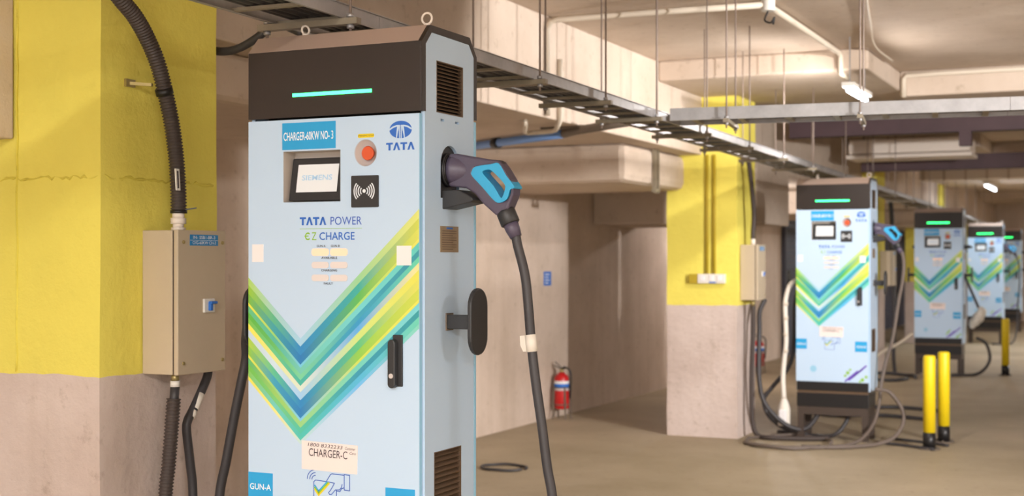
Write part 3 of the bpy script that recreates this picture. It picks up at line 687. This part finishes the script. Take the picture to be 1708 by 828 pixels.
# side fittings: socket, cradle, nameplate, cable hook (both sides)
so = B().plate(arch, [circle(F + .176, 1.775, .046, .046, 20)], 'x', R - .030, R - .010)
so2 = B().box(R - .10, R - .032, F + .112, F + .24, 1.685, 1.85)
for k in (0, 1):
    (so.build if k == 0 else lambda n, m, p: mirror(so, n, m, p))('socket', M['plasticb'], ch)
cradle = B()
c0 = [(F + .118, 1.688), (F + .234, 1.688), (F + .234, 1.712), (F + .118, 1.712)]
cradle.prism([(R - .01, 1.712), (R + .052, 1.712), (R + .078, 1.700), (R + .098, 1.688), (R + .102, 1.680), (R + .092, 1.674), (R - .004, 1.655), (R - .01, 1.655)], 'y', F + .128, F + .224)
cradle.build('connector_cradle', M['plasticb'], ch, bevel=.003)
b2 = B(); b2.prism([(A + .01, 1.712), (A + .01, 1.655), (A - .03, 1.665), (A - .045, 1.690), (A - .04, 1.712)], 'y', F + .128, F + .224); b2.build('connector_cradle', M['plasticb'], ch)
npb = B().box(R, R + .0015, F + .112, F + .228, 1.527, 1.605); np_ = npb.build('nameplate', M['plate'], ch)
q = B()
for k in range(9): q.box(R + .0014, R + .002, F + .122, F + .122 + (.092 if k % 3 else .07), 1.535 + k * .0068, 1.5372 + k * .0068)
q.build('plate_lines', M['slat'], np_)
B().box(R + .0014, R + .002, F + .150, F + .19, 1.5965, 1.6015).build('plate_logo', M['sky'], np_)
def capsule(yc, zc, w, h, n=12): return circle(yc, zc + h / 2 - w / 2, w / 2, n=n, a0=0, a1=180) + circle(yc, zc - h / 2 + w / 2, w / 2, n=n, a0=180, a1=360)
hk = B().box(R + .002, R + .094, F + .150, F + .186, 1.297, 1.339).build('cable_hook', M['plasticb'], ch, bevel=.002)
B().box(R, R + .004, F + .146, F + .19, 1.292, 1.344).build('hook_base', M['grpipe'], hk)
B().prism(capsule(F + .168, 1.320, .112, .200), 'x', R + .090, R + .104).build('hook_plate', M['plasticb'], hk, bevel=.004)
hk = B().box(A - .094, A - .002, F + .150, F + .186, 1.297, 1.339).build('cable_hook', M['plasticb'], ch, bevel=.002)
B().prism(capsule(F + .168, 1.320, .112, .200), 'x', A - .108, A - .094).build('hook_plate', M['plasticb'], hk, bevel=.004)

# ================================================================ CONNECTOR (gun) in the right-hand socket
GY = F + .176
def rnd(pts, k=4):
    P = [Vector((a, 0, z)) for a, z in pts]; n = len(P); o = []
    for i in range(n):
        a, b, c, d = P[i - 1], P[i], P[(i + 1) % n], P[(i + 2) % n]
        for j in range(k):
            t = j / k; v = .5 * ((2 * b) + (c - a) * t + (2 * a - 5 * b + 4 * c - d) * t * t + (3 * b - a - 3 * c + d) * t ** 3); o.append((v.x, v.z))
    return o
def make_gun(label, pts, rad=.0145, tape=True, cm='cable'):
    g = thing('charging_connector', (R + .1, GY, 1.70), label, 'connector', 'charging connectors plugged into the cabinets')
    gx = lambda p: (R + p[0], p[1])
    out = [(.008, 1.822), (.035, 1.8215), (.062, 1.816), (.144, 1.801), (.165, 1.799), (.176, 1.795), (.184, 1.784), (.212, 1.741), (.223, 1.716), (.222, 1.694), (.210, 1.668), (.204, 1.654), (.166, 1.634), (.125, 1.668), (.095, 1.700), (.065, 1.718), (.008, 1.724)]
    hole = [(.090, 1.768), (.102, 1.7785), (.150, 1.7835), (.172, 1.7845), (.196, 1.752), (.213, 1.722), (.212, 1.700), (.200, 1.680), (.178, 1.6745), (.160, 1.684), (.125, 1.722), (.092, 1.755)]
    hole = rnd(hole, 3)
    B().plate([gx(p) for p in out], [[gx(p) for p in hole]], 'y', GY - .027, GY + .027).build('body', M['plastic'], g, bevel=.010, seg=3)
    B().tube([(R + .010, GY, 1.774), (R + .022, GY, 1.774), (R + .040, GY, 1.773), (R + .060, GY, 1.770), (R + .080, GY, 1.768)], [.048, .047, .041, .032, .018], 24).build('front_shell', M['plastic'], g)
    ring_o = [(.087, 1.768), (.100, 1.781), (.150, 1.7865), (.176, 1.788), (.200, 1.752), (.2245, 1.722), (.2235, 1.713), (.2125, 1.709), (.203, 1.683), (.178, 1.6715), (.158, 1.681), (.122, 1.719), (.088, 1.753)]
    ring_o = rnd(ring_o, 3)
    ring_i = [(.124, 1.766), (.142, 1.7705), (.156, 1.764), (.178, 1.744), (.195, 1.725), (.196, 1.712), (.188, 1.690), (.181, 1.689), (.159, 1.722), (.127, 1.756)]
    ring_i = rnd(ring_i, 3)
    B().plate([gx(p) for p in ring_o], [[gx(p) for p in ring_i]], 'y', GY - .0285, GY + .0285).build('grip_ring', M['cyan'], g, bevel=.006)
    B().prism([gx(p) for p in ((.145, 1.800), (.172, 1.7985), (.182, 1.789), (.176, 1.787), (.146, 1.793))], 'y', GY - .012, GY + .012).build('release_button', M['plasticb'], g, bevel=.002)
    n = B(); n.tube([(R - .03, GY, 1.775), (R - .004, GY, 1.775), (R - .004, GY, 1.775), (R + .004, GY, 1.775)], [.044, .044, .052, .052], 24); n.build('socket_plug', M['plasticb'], g)
    n = B()
    for k in (0, 1, 2, 3): n.tube([(R - .028 + k * .010, GY, 1.775), (R - .021 + k * .010, GY, 1.775)], .0535 - .001 * k, 24)
    n.build('plug_rings', M['black'], g)
    a = Vector((R + .184, GY, 1.650)); b_ = Vector((R + .201, GY, 1.612)); d = (b_ - a).normalized()
    B().tube([a, a + d * .006, b_, b_ + d * .003], [.0265, .029, .029, .026], 24).build('collar', M['plasticb'], g)
    c_ = b_ + d * .045
    B().tube([b_ - d * .005, b_ + d * .02, c_], [.0235, .022, .0175], 20).build('strain_relief', M['plastic'], g)
    P = [c_ - d * .01, c_] + [Vector(p) for p in pts]
    B().tube(spline(P, 8), rad, 12).build('cable', M[cm], g)
    if tape:
        B().tube([(-1.6348, GY, 1.285), (-1.6292, GY, 1.235)], rad + .0022, 14).build('white_tape', M['tape'], g)
        B().prism([(-1.668, 1.280), (-1.64, 1.284), (-1.638, 1.236), (-1.657, 1.234), (-1.666, 1.252)], 'y', GY - .003, GY - .0005).build('tape_tail', M['tape'], g)
    return g
GC = [(-1.676, GY, 1.546), (-1.652, GY, 1.458), (-1.640, GY, 1.353), (-1.632, GY, 1.26), (-1.617, GY, 1.143), (-1.598, GY, 1.021), (-1.581, GY, .9), (-1.563, GY, .80), (-1.55, GY, .6), (-1.56, GY + .02, .35), (-1.60, GY + .04, .12), (-1.68, GY + .08, .016), (-1.9, GY + .3, .016), (-2.1, GY + .5, .016)]
gun = make_gun('dark charging gun with light blue grip ring plugged into the nearest charger', GC)

# ---------------------------------------------------------------- the other chargers
LBL = ['second charging cabinet on a dark stand, beside the second yellow column', 'third charging cabinet, behind the pair of yellow bollards', 'fourth charging cabinet, behind the single yellow bollard', 'farthest charging cabinet, half hidden behind the fourth']
POS = [(-2.063, 11.307), (-2.167, 18.377), (-2.362, 25.898), (-2.40, 30.3)]
for (xr, y), lb in zip(POS, LBL):
    c_ = copy_tree(ch); c_.location = (xr - (R - A), y, 0); c_['label'] = lb
for c_ in C.objects:
    pass
# connectors of the other cabinets
def shifted(pts, dx, dy): return [(p[0] - dx, p[1] - dy, p[2]) for p in pts]
dx, dy = -2.063 - R, 11.307 - F
P2 = [(-1.885, 11.485, 1.66), (-1.835, 11.49, 1.57), (-1.822, 11.5, 1.46), (-1.835, 11.5, 1.32), (-1.862, 11.5, 1.182), (-1.907, 11.5, .883), (-1.96, 11.5, .682), (-2.0, 11.48, .48), (-2.012, 11.42, .30), (-2.04, 11.3, .15), (-2.12, 11.05, .04), (-2.30, 10.82, .017), (-2.56, 10.66, .017), (-2.80, 10.70, .017), (-2.98, 10.80, .017)]
g2 = make_gun('charging gun with light blue ring plugged into the second cabinet, cable hanging to the floor', shifted(P2, dx, dy), tape=False, cm='cableb')
g2.location.x += dx; g2.location.y += dy
dx, dy = -2.362 - R, 25.898 - F
P4 = [(-2.16, 26.07, 1.60), (-2.10, 26.08, 1.45), (-2.09, 26.08, 1.1), (-2.12, 26.06, .7), (-2.13, 26.0, .3), (-2.2, 25.8, .03), (-2.5, 25.5, .017)]
g4 = make_gun('distant charging gun plugged into the fourth cabinet', shifted(P4, dx, dy), tape=False)
g4.location.x += dx; g4.location.y += dy
# cable from the left side of the nearest charger
o = B().tube(spline([(-2.60, 3.60, 1.30), (-2.68, 3.66, 1.29), (-2.735, 3.72, 1.235), (-2.757, 3.75, 1.17), (-2.777, 3.75, 1.086), (-2.807, 3.75, .963), (-2.839, 3.75, .818), (-2.867, 3.75, .697), (-2.88, 3.74, .45), (-2.86, 3.7, .15), (-2.75, 3.6, .018), (-2.4, 3.2, .018)]), .0165, 12).build('charging_cable', M['cable'])
tag(o, 'thick dark charging cable hanging between the nearest charger and the yellow column', 'cable')
# ---------------------------------------------------------------- distribution boxes
def dist_box(xw, y0, y1, z0, z1, dep, label, text=True):
    t = thing('distribution_box', (xw + dep / 2, (y0 + y1) / 2, z0), label, 'electrical box')
    B().box(xw, xw + dep - .026, y0, y1, z0, z1).build('casing', M['beige'], t, .003)
    B().box(xw + .01, xw + dep - .018, y0 + .007, y1 - .007, z0 + .003, z1 - .003).build('gasket', M['beiged'], t)
    lid = B().box(xw + dep - .018, xw + dep, y0 - .001, y1 + .001, z0 - .001, z1 + .001).build('lid', M['beige'], t, .003)
    X = xw + dep
    for (a, z) in ((.027, z1 - .04), (y1 - y0 - .018, z1 - .04), (.027, z0 + .038), (y1 - y0 - .018, z0 + .038)):
        B().cyl((X - .001, y0 + a, z), (X + .004, y0 + a, z), .0062, 12).build('screw', M['brass'], lid, .001)
    yc = y0 + .158 / .254 * (y1 - y0); zc = z0 + .228 / .484 * (z1 - z0)
    s = B().box(X - .001, X + .008, yc - .029, yc + .029, zc - .024, zc + .024).build('isolator', M['white'], t, .003)
    B().box(X + .006, X + .018, yc - .008, yc + .006, zc - .017, zc + .012).build('toggle', M['sky'], s, .002)
    B().box(X + .008, X + .022, yc - .008, yc + .026, zc + .006, zc + .015).build('toggle', M['sky'], s, .002)
    ya, yb = y0 + .060, y0 + .212
    l = B().box(X, X + .001, ya, yb, z1 - .051, z1 - .014).build('printed_label', M['labeld'], lid)
    q = put_text(B(), 'IN- SSB1-BR-3', .0105, ((ya + yb) / 2, z1 - .0285, X + .0016), 'x', .005, .118)
    put_text(q, 'O/G-60KW CH-3', .0105, ((ya + yb) / 2, z1 - .0465, X + .0016), 'x', .005, .125)
    q.box(X + .0011, X + .0014, ya, yb, z1 - .0335, z1 - .0327).build('label_text', M['wprint'], l)
    return t
dist_box(-3.064, 3.589, 3.843, 1.12, 1.604, .151, 'beige electrical box with blue label and toggle on the nearest yellow column')
dist_box(-3.124, 11.20, 11.46, 1.17, 1.64, .151, 'beige electrical box on the right side of the second column')
dist_box(-3.244, 18.50, 18.76, 1.17, 1.64, .17, 'beige electrical box on the third column, right of the second charger')
# corrugated conduit
def corrugated(pts, r, pitch, m):
    P = spline(pts, 12); L = [0]
    for i in range(1, len(P)): L.append(L[-1] + (P[i] - P[i - 1]).length)
    n = int(L[-1] / pitch) * 4; out = []; rr = []; j = 0
    for k in range(n + 1):
        s = L[-1] * k / n
        while j < len(L) - 2 and L[j + 1] < s: j += 1
        f = (s - L[j]) / max(1e-9, L[j + 1] - L[j]); out.append(P[j].lerp(P[j + 1], f)); rr.append(r if k % 4 < 2 else r * .84)
    return B().tube(out, rr, 14)
t = thing('corrugated_conduit', (-2.96, 3.65, 1.66), 'black corrugated conduit curving down the yellow column into the box top', 'conduit')
corrugated([(-2.955, 3.05, 2.50), (-2.955, 3.24, 2.42), (-2.955, 3.361, 2.333), (-2.955, 3.423, 2.292), (-2.96, 3.489, 2.232), (-2.96, 3.545, 2.150), (-2.96, 3.588, 2.042), (-2.96, 3.618, 1.945), (-2.96, 3.639, 1.835), (-2.96, 3.648, 1.735), (-2.96, 3.650, 1.668)], .0275, .0105, M['conduit']).build('pipe', M['conduit'], t)
B().tube([(-2.96, 3.650, 1.672), (-2.96, 3.650, 1.662)], .0285, 18).build('end_tape', M['black'], t)
B().bar((-2.935, 3.655, 1.674), (-2.905, 3.675, 1.680), .010, .004).build('end_tape', M['black'], t)
B().prism([(3.602, 1.772 - .035), (3.622, 1.772 - .035), (3.616, 1.772 + .037), (3.596, 1.772 + .037)], 'x', -2.934, -2.930).build('tag', M['white'], t)
B().prism([(3.607, 1.772 - .028), (3.615, 1.772 - .028), (3.611, 1.772 + .030), (3.603, 1.772 + .030)], 'x', -2.930, -2.9295).build('tag_print', M['ink'], t)
t = thing('cable_gland', (-2.96, 3.648, 1.602), 'pale metal cable gland on top of the nearest electrical box', 'gland')
b = B().cyl((-2.96, 3.648, 1.600), (-2.96, 3.648, 1.614), .024, 6).cyl((-2.96, 3.648, 1.614), (-2.96, 3.648, 1.634), .0185, 16).cyl((-2.96, 3.648, 1.626), (-2.96, 3.648, 1.646), .026, 6).cyl((-2.96, 3.648, 1.646), (-2.96, 3.648, 1.666), .020, 16)
b.build('gland_body', M['cream'], t)
t = thing('conduit_clamp', (-3.04, 3.585, 2.07), 'small clamp holding the corrugated conduit to the yellow column', 'clamp')
B().tube([(-2.96, 3.572, 2.075), (-2.96, 3.580, 2.055)], .0295, 16).build('strap', M['black'], t)
B().bar((-3.066, 3.52, 2.092), (-2.985, 3.545, 2.085), .012, .010).box(-3.066, -3.055, 3.50, 3.545, 2.08, 2.105).build('stud', M['brass'], t)
b = B()
for k in range(5): b.tube([(-2.985 + .002 * k, 3.545 + .004 * k, 2.165 - .017 * k), (-2.968 + .002 * k, 3.535 + .004 * k, 2.158 - .017 * k)], .004, 6)
b.build('marker_sleeves', M['yellow'], t)
t = thing('corrugated_conduit', (-2.96, 3.6, .02), 'black corrugated conduit leaving the bottom of the nearest electrical box', 'conduit')
B().cyl((-2.955, 3.625, 1.122), (-2.955, 3.625, 1.098), .0135, 8).build('gland', M['brass'], t); B().cyl((-2.955, 3.625, 1.098), (-2.955, 3.625, 1.078), .0165, 14).build('white_ring', M['white'], t)
B().tube([(-2.955, 3.625, 1.078), (-2.957, 3.623, 1.04), (-2.958, 3.62, 1.02)], .0155, 12).build('inner_cable', M['cable'], t)
corrugated([(-2.958, 3.622, 1.038), (-2.96, 3.612, .929), (-2.96, 3.597, .811), (-2.96, 3.582, .717), (-2.96, 3.56, .4), (-2.95, 3.53, .06)], .0245, .0115, M['conduit']).build('pipe', M['conduit'], t)
t = thing('power_cable', (-2.97, 3.75, .02), 'dark taped cable bending down from the nearest electrical box', 'cable')
B().tube(spline([(-2.972, 3.826, 1.125), (-2.97, 3.815, 1.095), (-2.97, 3.781, 1.045), (-2.97, 3.735, .985), (-2.97, 3.710, .955), (-2.97, 3.704, .92), (-2.97, 3.722, .813), (-2.97, 3.738, .692), (-2.97, 3.74, .4), (-2.96, 3.72, .03)]), .0155, 12).build('sheath', M['cable'], t)
for a, b_ in (((-2.966, 3.776, 1.040), (-2.966, 3.742, .992)), ((-2.966, 3.737, .985), (-2.966, 3.722, .966))):
    B().tube([a, b_], .0135, 10).build('worn_tape', M['tape'], t)
tubething([(-2.52, 3.58, 2.262), (-2.60, 3.80, 2.262), (-2.68, 3.98, 2.30), (-2.84, 4.03, 2.362), (-2.88, 4.05, 2.345), (-2.925, 4.05, 2.315), (-3.0, 4.05, 2.283), (-3.072, 4.05, 2.273), (-3.16, 4.05, 2.288), (-3.3, 4.1, 2.34)][2:], .0155, M['cable'], 'hanging_cable', 'dark cable looping from the tray strut to behind the yellow column', 'cable')
# second column: painted conduits, switch box, hose coil, cables
for x, lb in ((-3.388, 'left'), (-3.325, 'right')):
    tubething([(x, 11.108, 1.375), (x, 11.108, 2.405)], .013, M['ypaint'], 'wall_conduit', '%s of the two yellow-brown conduits on the second column front' % lb, 'conduit', sp=False)
t = thing('switch_box', (-3.36, 11.1, 1.31), 'white switch box with small blue mark on the second column front', 'switch')
B().box(-3.463, -3.225, 11.075, 11.121, 1.312, 1.392).build('casing', M['white'], t, .005); B().box(-3.36, -3.30, 11.073, 11.076, 1.314, 1.325).build('blue_mark', M['sky'], t)
for x in (-3.42, -3.34, -3.27): B().box(x - .018, x + .018, 11.070, 11.076, 1.335, 1.38).build('rocker', M['sticker'], t, .002)
o = B().box(-3.537, -3.464, 11.08, 11.121, 1.312, 1.390).build('mounting_box', M['ypaint']); tag(o, 'small yellow-brown box left of the white switch box', 'box')
o = B(); 
for k in range(4): o.tube([(-3.80 + .012 * k, 11.36 + .045 * math.cos(a), 1.385 + (.19 - .012 * k) * math.sin(a)) for a in [2 * math.pi * i / 24 for i in range(25)]], .012, 8, caps=False)
tag(o.build('hose_coil', M['cable']), 'dark coiled hose hung at the left edge of the second column', 'hose')
def dcable(pts, r, lb, name='power_cable', m='cable', group=None): return tubething(pts, r, M[m], name, lb, 'cable', group, k=8, n=10)
o = corrugated([(-3.05, 11.15, 2.42), (-3.04, 11.19, 2.28), (-3.03, 11.23, 2.1), (-3.02, 11.25, 1.9), (-3.03, 11.26, 1.75), (-3.03, 11.26, 1.69)], .022, .016, M['conduit']).build('corrugated_conduit', M['conduit']); tag(o, 'black corrugated conduit running down the second column to its box', 'conduit')
o = B().cyl((-3.03, 11.26, 1.64), (-3.03, 11.26, 1.69), .02, 8).build('cable_gland', M['cream']); tag(o, 'pale cable gland on top of the second column box', 'gland')
o = B().cyl((-3.03, 11.26, 1.12), (-3.03, 11.26, 1.17), .018, 8).build('cable_gland', M['brass']); tag(o, 'brass cable gland under the second column box', 'gland')
o = corrugated([(-3.03, 11.26, 1.12), (-3.03, 11.26, .9), (-3.04, 11.25, .5), (-3.03, 11.24, .15), (-2.98, 11.22, .03), (-2.85, 11.15, .022), (-2.6, 11.2, .022), (-2.4, 11.3, .022)], .022, .018, M['conduit']).build('corrugated_conduit', M['conduit']); tag(o, 'black corrugated conduit down the lower second column to the floor', 'conduit')
dcable([(-2.97, 11.42, 1.17), (-3.0, 11.36, 1.06), (-2.985, 11.30, .9), (-2.98, 11.26, .55), (-2.93, 11.26, .3), (-2.76, 11.3, .12), (-2.60, 11.35, .09), (-2.48, 11.4, .25)], .02, 'dark cable swooping from the second column box under its charger')
t = thing('charging_cable', (-2.8, 11.4, .1), 'white-taped cable hanging at the left side of the second charger', 'cable')
pl = [(-2.68, 11.48, 1.32), (-2.72, 11.45, 1.33), (-2.755, 11.4, 1.28), (-2.785, 11.4, 1.17), (-2.788, 11.4, 1.071), (-2.780, 11.4, .816), (-2.797, 11.4, .663), (-2.808, 11.4, .5), (-2.800, 11.4, .33)]
B().tube(spline(pl), .021, 12).build('wrapped_sheath', M['tape'], t)
for k, z in enumerate((.72, .86, 1.0, 1.12)): B().tube([(-2.783, 11.4, z), (-2.783, 11.4, z + .03)], .0225, 12).build('tape_band', M['whitec'], t)
B().tube(spline([(-2.800, 11.4, .33), (-2.798, 11.4, .28), (-2.797, 11.4, .20), (-2.797, 11.4, .13), (-2.797, 11.4, .10)]), [.022 + .03 * min(1, i / 12) for i in range(33)], 14).build('wrapped_connector', M['tape'], t)
B().box(-2.83, -2.765, 11.33, 11.365, .12, .24).build('bag_patch', M['sticker'], t, .01)
dcable([(-2.70, 11.48, 1.28), (-2.73, 11.5, 1.1), (-2.74, 11.5, .8), (-2.78, 11.5, .6), (-2.92, 11.5, .42), (-3.0, 11.5, .3), (-2.95, 11.5, .16), (-2.8, 11.48, .06), (-2.6, 11.4, .03)], .018, 'dark cable looping left of the second charger behind the taped one')
def ring(cx, cy, rx, ry, z, n=26, a0=0, a1=360, dz=.006):
    return [(cx + rx * math.cos(math.radians(a0 + (a1 - a0) * i / n)), cy + ry * math.sin(math.radians(a0 + (a1 - a0) * i / n)), z + dz * math.sin(i)) for i in range(n + 1)]
o = B().tube(ring(-2.66, 11.0, .34, .40, .02, a1=330), .013, 8);
tag(o.build('cable_coil', M['cableb']), 'loose cable loops on the floor in front of the second charger', 'cable')
dcable([(-2.02, 11.30, .45), (-1.90, 11.32, .42), (-1.80, 11.35, .25), (-1.83, 11.25, .10), (-1.95, 11.1, .03), (-2.2, 10.85, .018), (-2.5, 10.75, .018)], .016, 'cable looping out beside the right leg of the second charger', m='cableb')
dcable([(-2.25, 11.5, .3), (-2.28, 11.45, .16), (-2.36, 11.4, .05), (-2.5, 11.45, .02), (-2.9, 11.6, .02)], .017, 'cable curving under the stand of the second charger')
for i, (a, b_) in enumerate((((-1.95, 11.6), (-1.45, 11.35)), ((-2.0, 11.3), (-1.52, 11.06)))):
    dcable([(a[0], a[1], .014), ((a[0] + b_[0]) / 2, (a[1] + b_[1]) / 2 + .02, .014), (b_[0], b_[1], .014)], .011, ['rear', 'front'][i] + ' thin cable on the floor from second charger to bollard pair')
for i, y in enumerate((13.2, 14.0)):
    dcable([(-3.0, y, .02), (-2.7, y - .15, .02), (-2.3, y + .05, .02), (-1.85, y - .1, .02)], .018, ['nearer', 'farther'][i] + ' of two loose cables lying on the floor behind the second charger')
tag(B().tube(ring(-4.20, 8.8, .17, .14, .012, a1=340, dz=.002), .010, 8).build('cable_coil', M['cable']), 'thin cable loop on the floor behind the big charger, right side', 'cable')
# things around chargers three and four
t = thing('wrapped_connector', (-1.95, 18.6, .55), 'white-wrapped connector hanging right of the third charger', 'connector')
B().tube(spline([(-2.16, 18.56, 1.30), (-2.08, 18.58, 1.1), (-2.02, 18.6, .95), (-1.98, 18.6, .86)]), .018, 8).build('cable', M['cable'], t)
random.seed(4); b = B()
b.tube(spline([(-1.98, 18.6, .90), (-1.96, 18.6, .84), (-2.0, 18.6, .76), (-2.06, 18.6, .68), (-2.08, 18.6, .62)]), [.022 + .042 * math.sin(math.pi * min(1, i / 32)) + random.uniform(0, .012) for i in range(33)], 10)
b.build('wrapping', M['tape'], t)
dcable([(-2.02, 18.56, .5), (-1.90, 18.6, .42), (-1.86, 18.6, .2), (-2.0, 18.5, .03), (-2.3, 18.3, .02)], .02, 'dark cable loop on the right side of the third charger stand')
dcable([(-2.80, 18.4, .55), (-2.95, 18.3, .42), (-3.15, 18.1, .30), (-3.3, 17.9, .12), (-3.4, 17.7, .02)], .022, 'pale cable sagging left of the third charger', m='whitec')
tag(B().tube(ring(-3.05, 17.6, .40, .5, .03, a1=330), .022, 8).build('cable_coil', M['cable']), 'dark cable loops on the floor left of the third charger', 'cable')
dcable([(-3.08, 18.6, 1.17), (-3.05, 18.5, .8), (-3.05, 18.4, .3), (-3.0, 18.2, .03)], .025, 'brown conduit down from the third column box')
dcable([(-3.12, 18.55, 2.4), (-3.10, 18.6, 2.0), (-3.10, 18.62, 1.64)], .03, 'dark conduit down the third column into its box')
# ---------------------------------------------------------------- fire extinguishers
def extinguisher(x, y, label, proto=None):
    t = thing('fire_extinguisher', (x, y, 0), label, 'fire extinguisher')
    B().tube([(x, y, .095), (x, y, .10), (x, y, .115), (x, y, .38), (x, y, .41), (x, y, .43), (x, y, .445)], [.05, .066, .072, .072, .062, .04, .022], 24).build('cylinder', M['extred'], t)
    b = B().tube([(x, y, .275), (x, y, .365)], .0732, 24); b.build('label_band', M['sticker'], t)
    B().tube([(x, y, .300), (x, y, .338)], .0738, 24).build('label_print', M['sky'], t)
    B().cyl((x, y, .44), (x, y, .475), .02, 12).build('valve', M['brass'], t)
    h = B().bar((x, y, .475), (x - .075, y - .02, .512), .016, .008).bar((x, y, .485), (x - .06, y - .02, .545), .016, .008).bar((x, y, .475), (x + .03, y, .50), .02, .01); h.build('handle', M['black'], t)
    B().tube(spline([(x, y, .47), (x + .06, y - .02, .49), (x + .10, y - .02, .44), (x + .095, y - .01, .30), (x + .085, y, .20)]), .009, 8).build('hose', M['black'], t)
    s = B()
    s.tube(ring(x, y, .077, .077, .30, a1=360, dz=0), .006, 6); s.tube(ring(x, y, .077, .077, .14, a1=360, dz=0), .006, 6)
    for a in (45, 135, 225, 315):
        c_, s_ = math.cos(math.radians(a)), math.sin(math.radians(a)); s.bar((x + .078 * c_, y + .078 * s_, .31), (x + .095 * c_, y + .095 * s_, .0), .014, .008)
    s.build('stand', M['grpipe'], t)
    return t
extinguisher(-5.035, 11.82, 'red fire extinguisher on a stand by the plaster wall right of the big charger')
extinguisher(-4.70, 17.75, 'red fire extinguisher just right of the second column, partly hidden')
extinguisher(-4.55, 30.0, 'distant red fire extinguisher left of the third charger')
# wall sign
sg = B().box(-5.150, -5.146, 11.655, 11.825, 1.268, 1.402).build('wall_sign', M['sky']); tag(sg, 'small blue notice on the plaster wall above the fire extinguisher', 'sign')
q = B(); 
for k in range(4): q.box(-5.1462, -5.1455, 11.68, 11.76 + .02 * (k % 2), 1.29 + k * .027, 1.298 + k * .027)
q.build('notice_lines', M['wprint'], sg)
# ---------------------------------------------------------------- bollards
def bollard(x, y, label):
    t = thing('bollard', (x, y, 0), label, 'bollard', 'yellow bollards')
    B().tube([(x, y, .13), (x, y, .735), (x, y, .745), (x, y, .75)], [.048, .048, .044, .03], 24).build('post', M['yelbar'], t)
    B().tube([(x, y, .006), (x, y, .135)], .0495, 24).build('black_base', M['black'], t)
    b = B().cyl((x, y, 0), (x, y, .008), .085, 20)
    for a in (30, 150, 270): b.cyl((x + .07 * math.cos(math.radians(a)), y + .07 * math.sin(math.radians(a)), .008), (x + .07 * math.cos(math.radians(a)), y + .07 * math.sin(math.radians(a)), .02), .009, 6)
    b.build('base_flange', M['grpipe'], t); return t
bollard(-1.57, 11.156, 'yellow bollard with black base, the front left one of the pair')
bollard(-1.525, 11.66, 'yellow bollard standing close behind the front one of the pair')
bollard(-1.679, 18.767, 'single yellow bollard farther back, in front of the fourth charger')
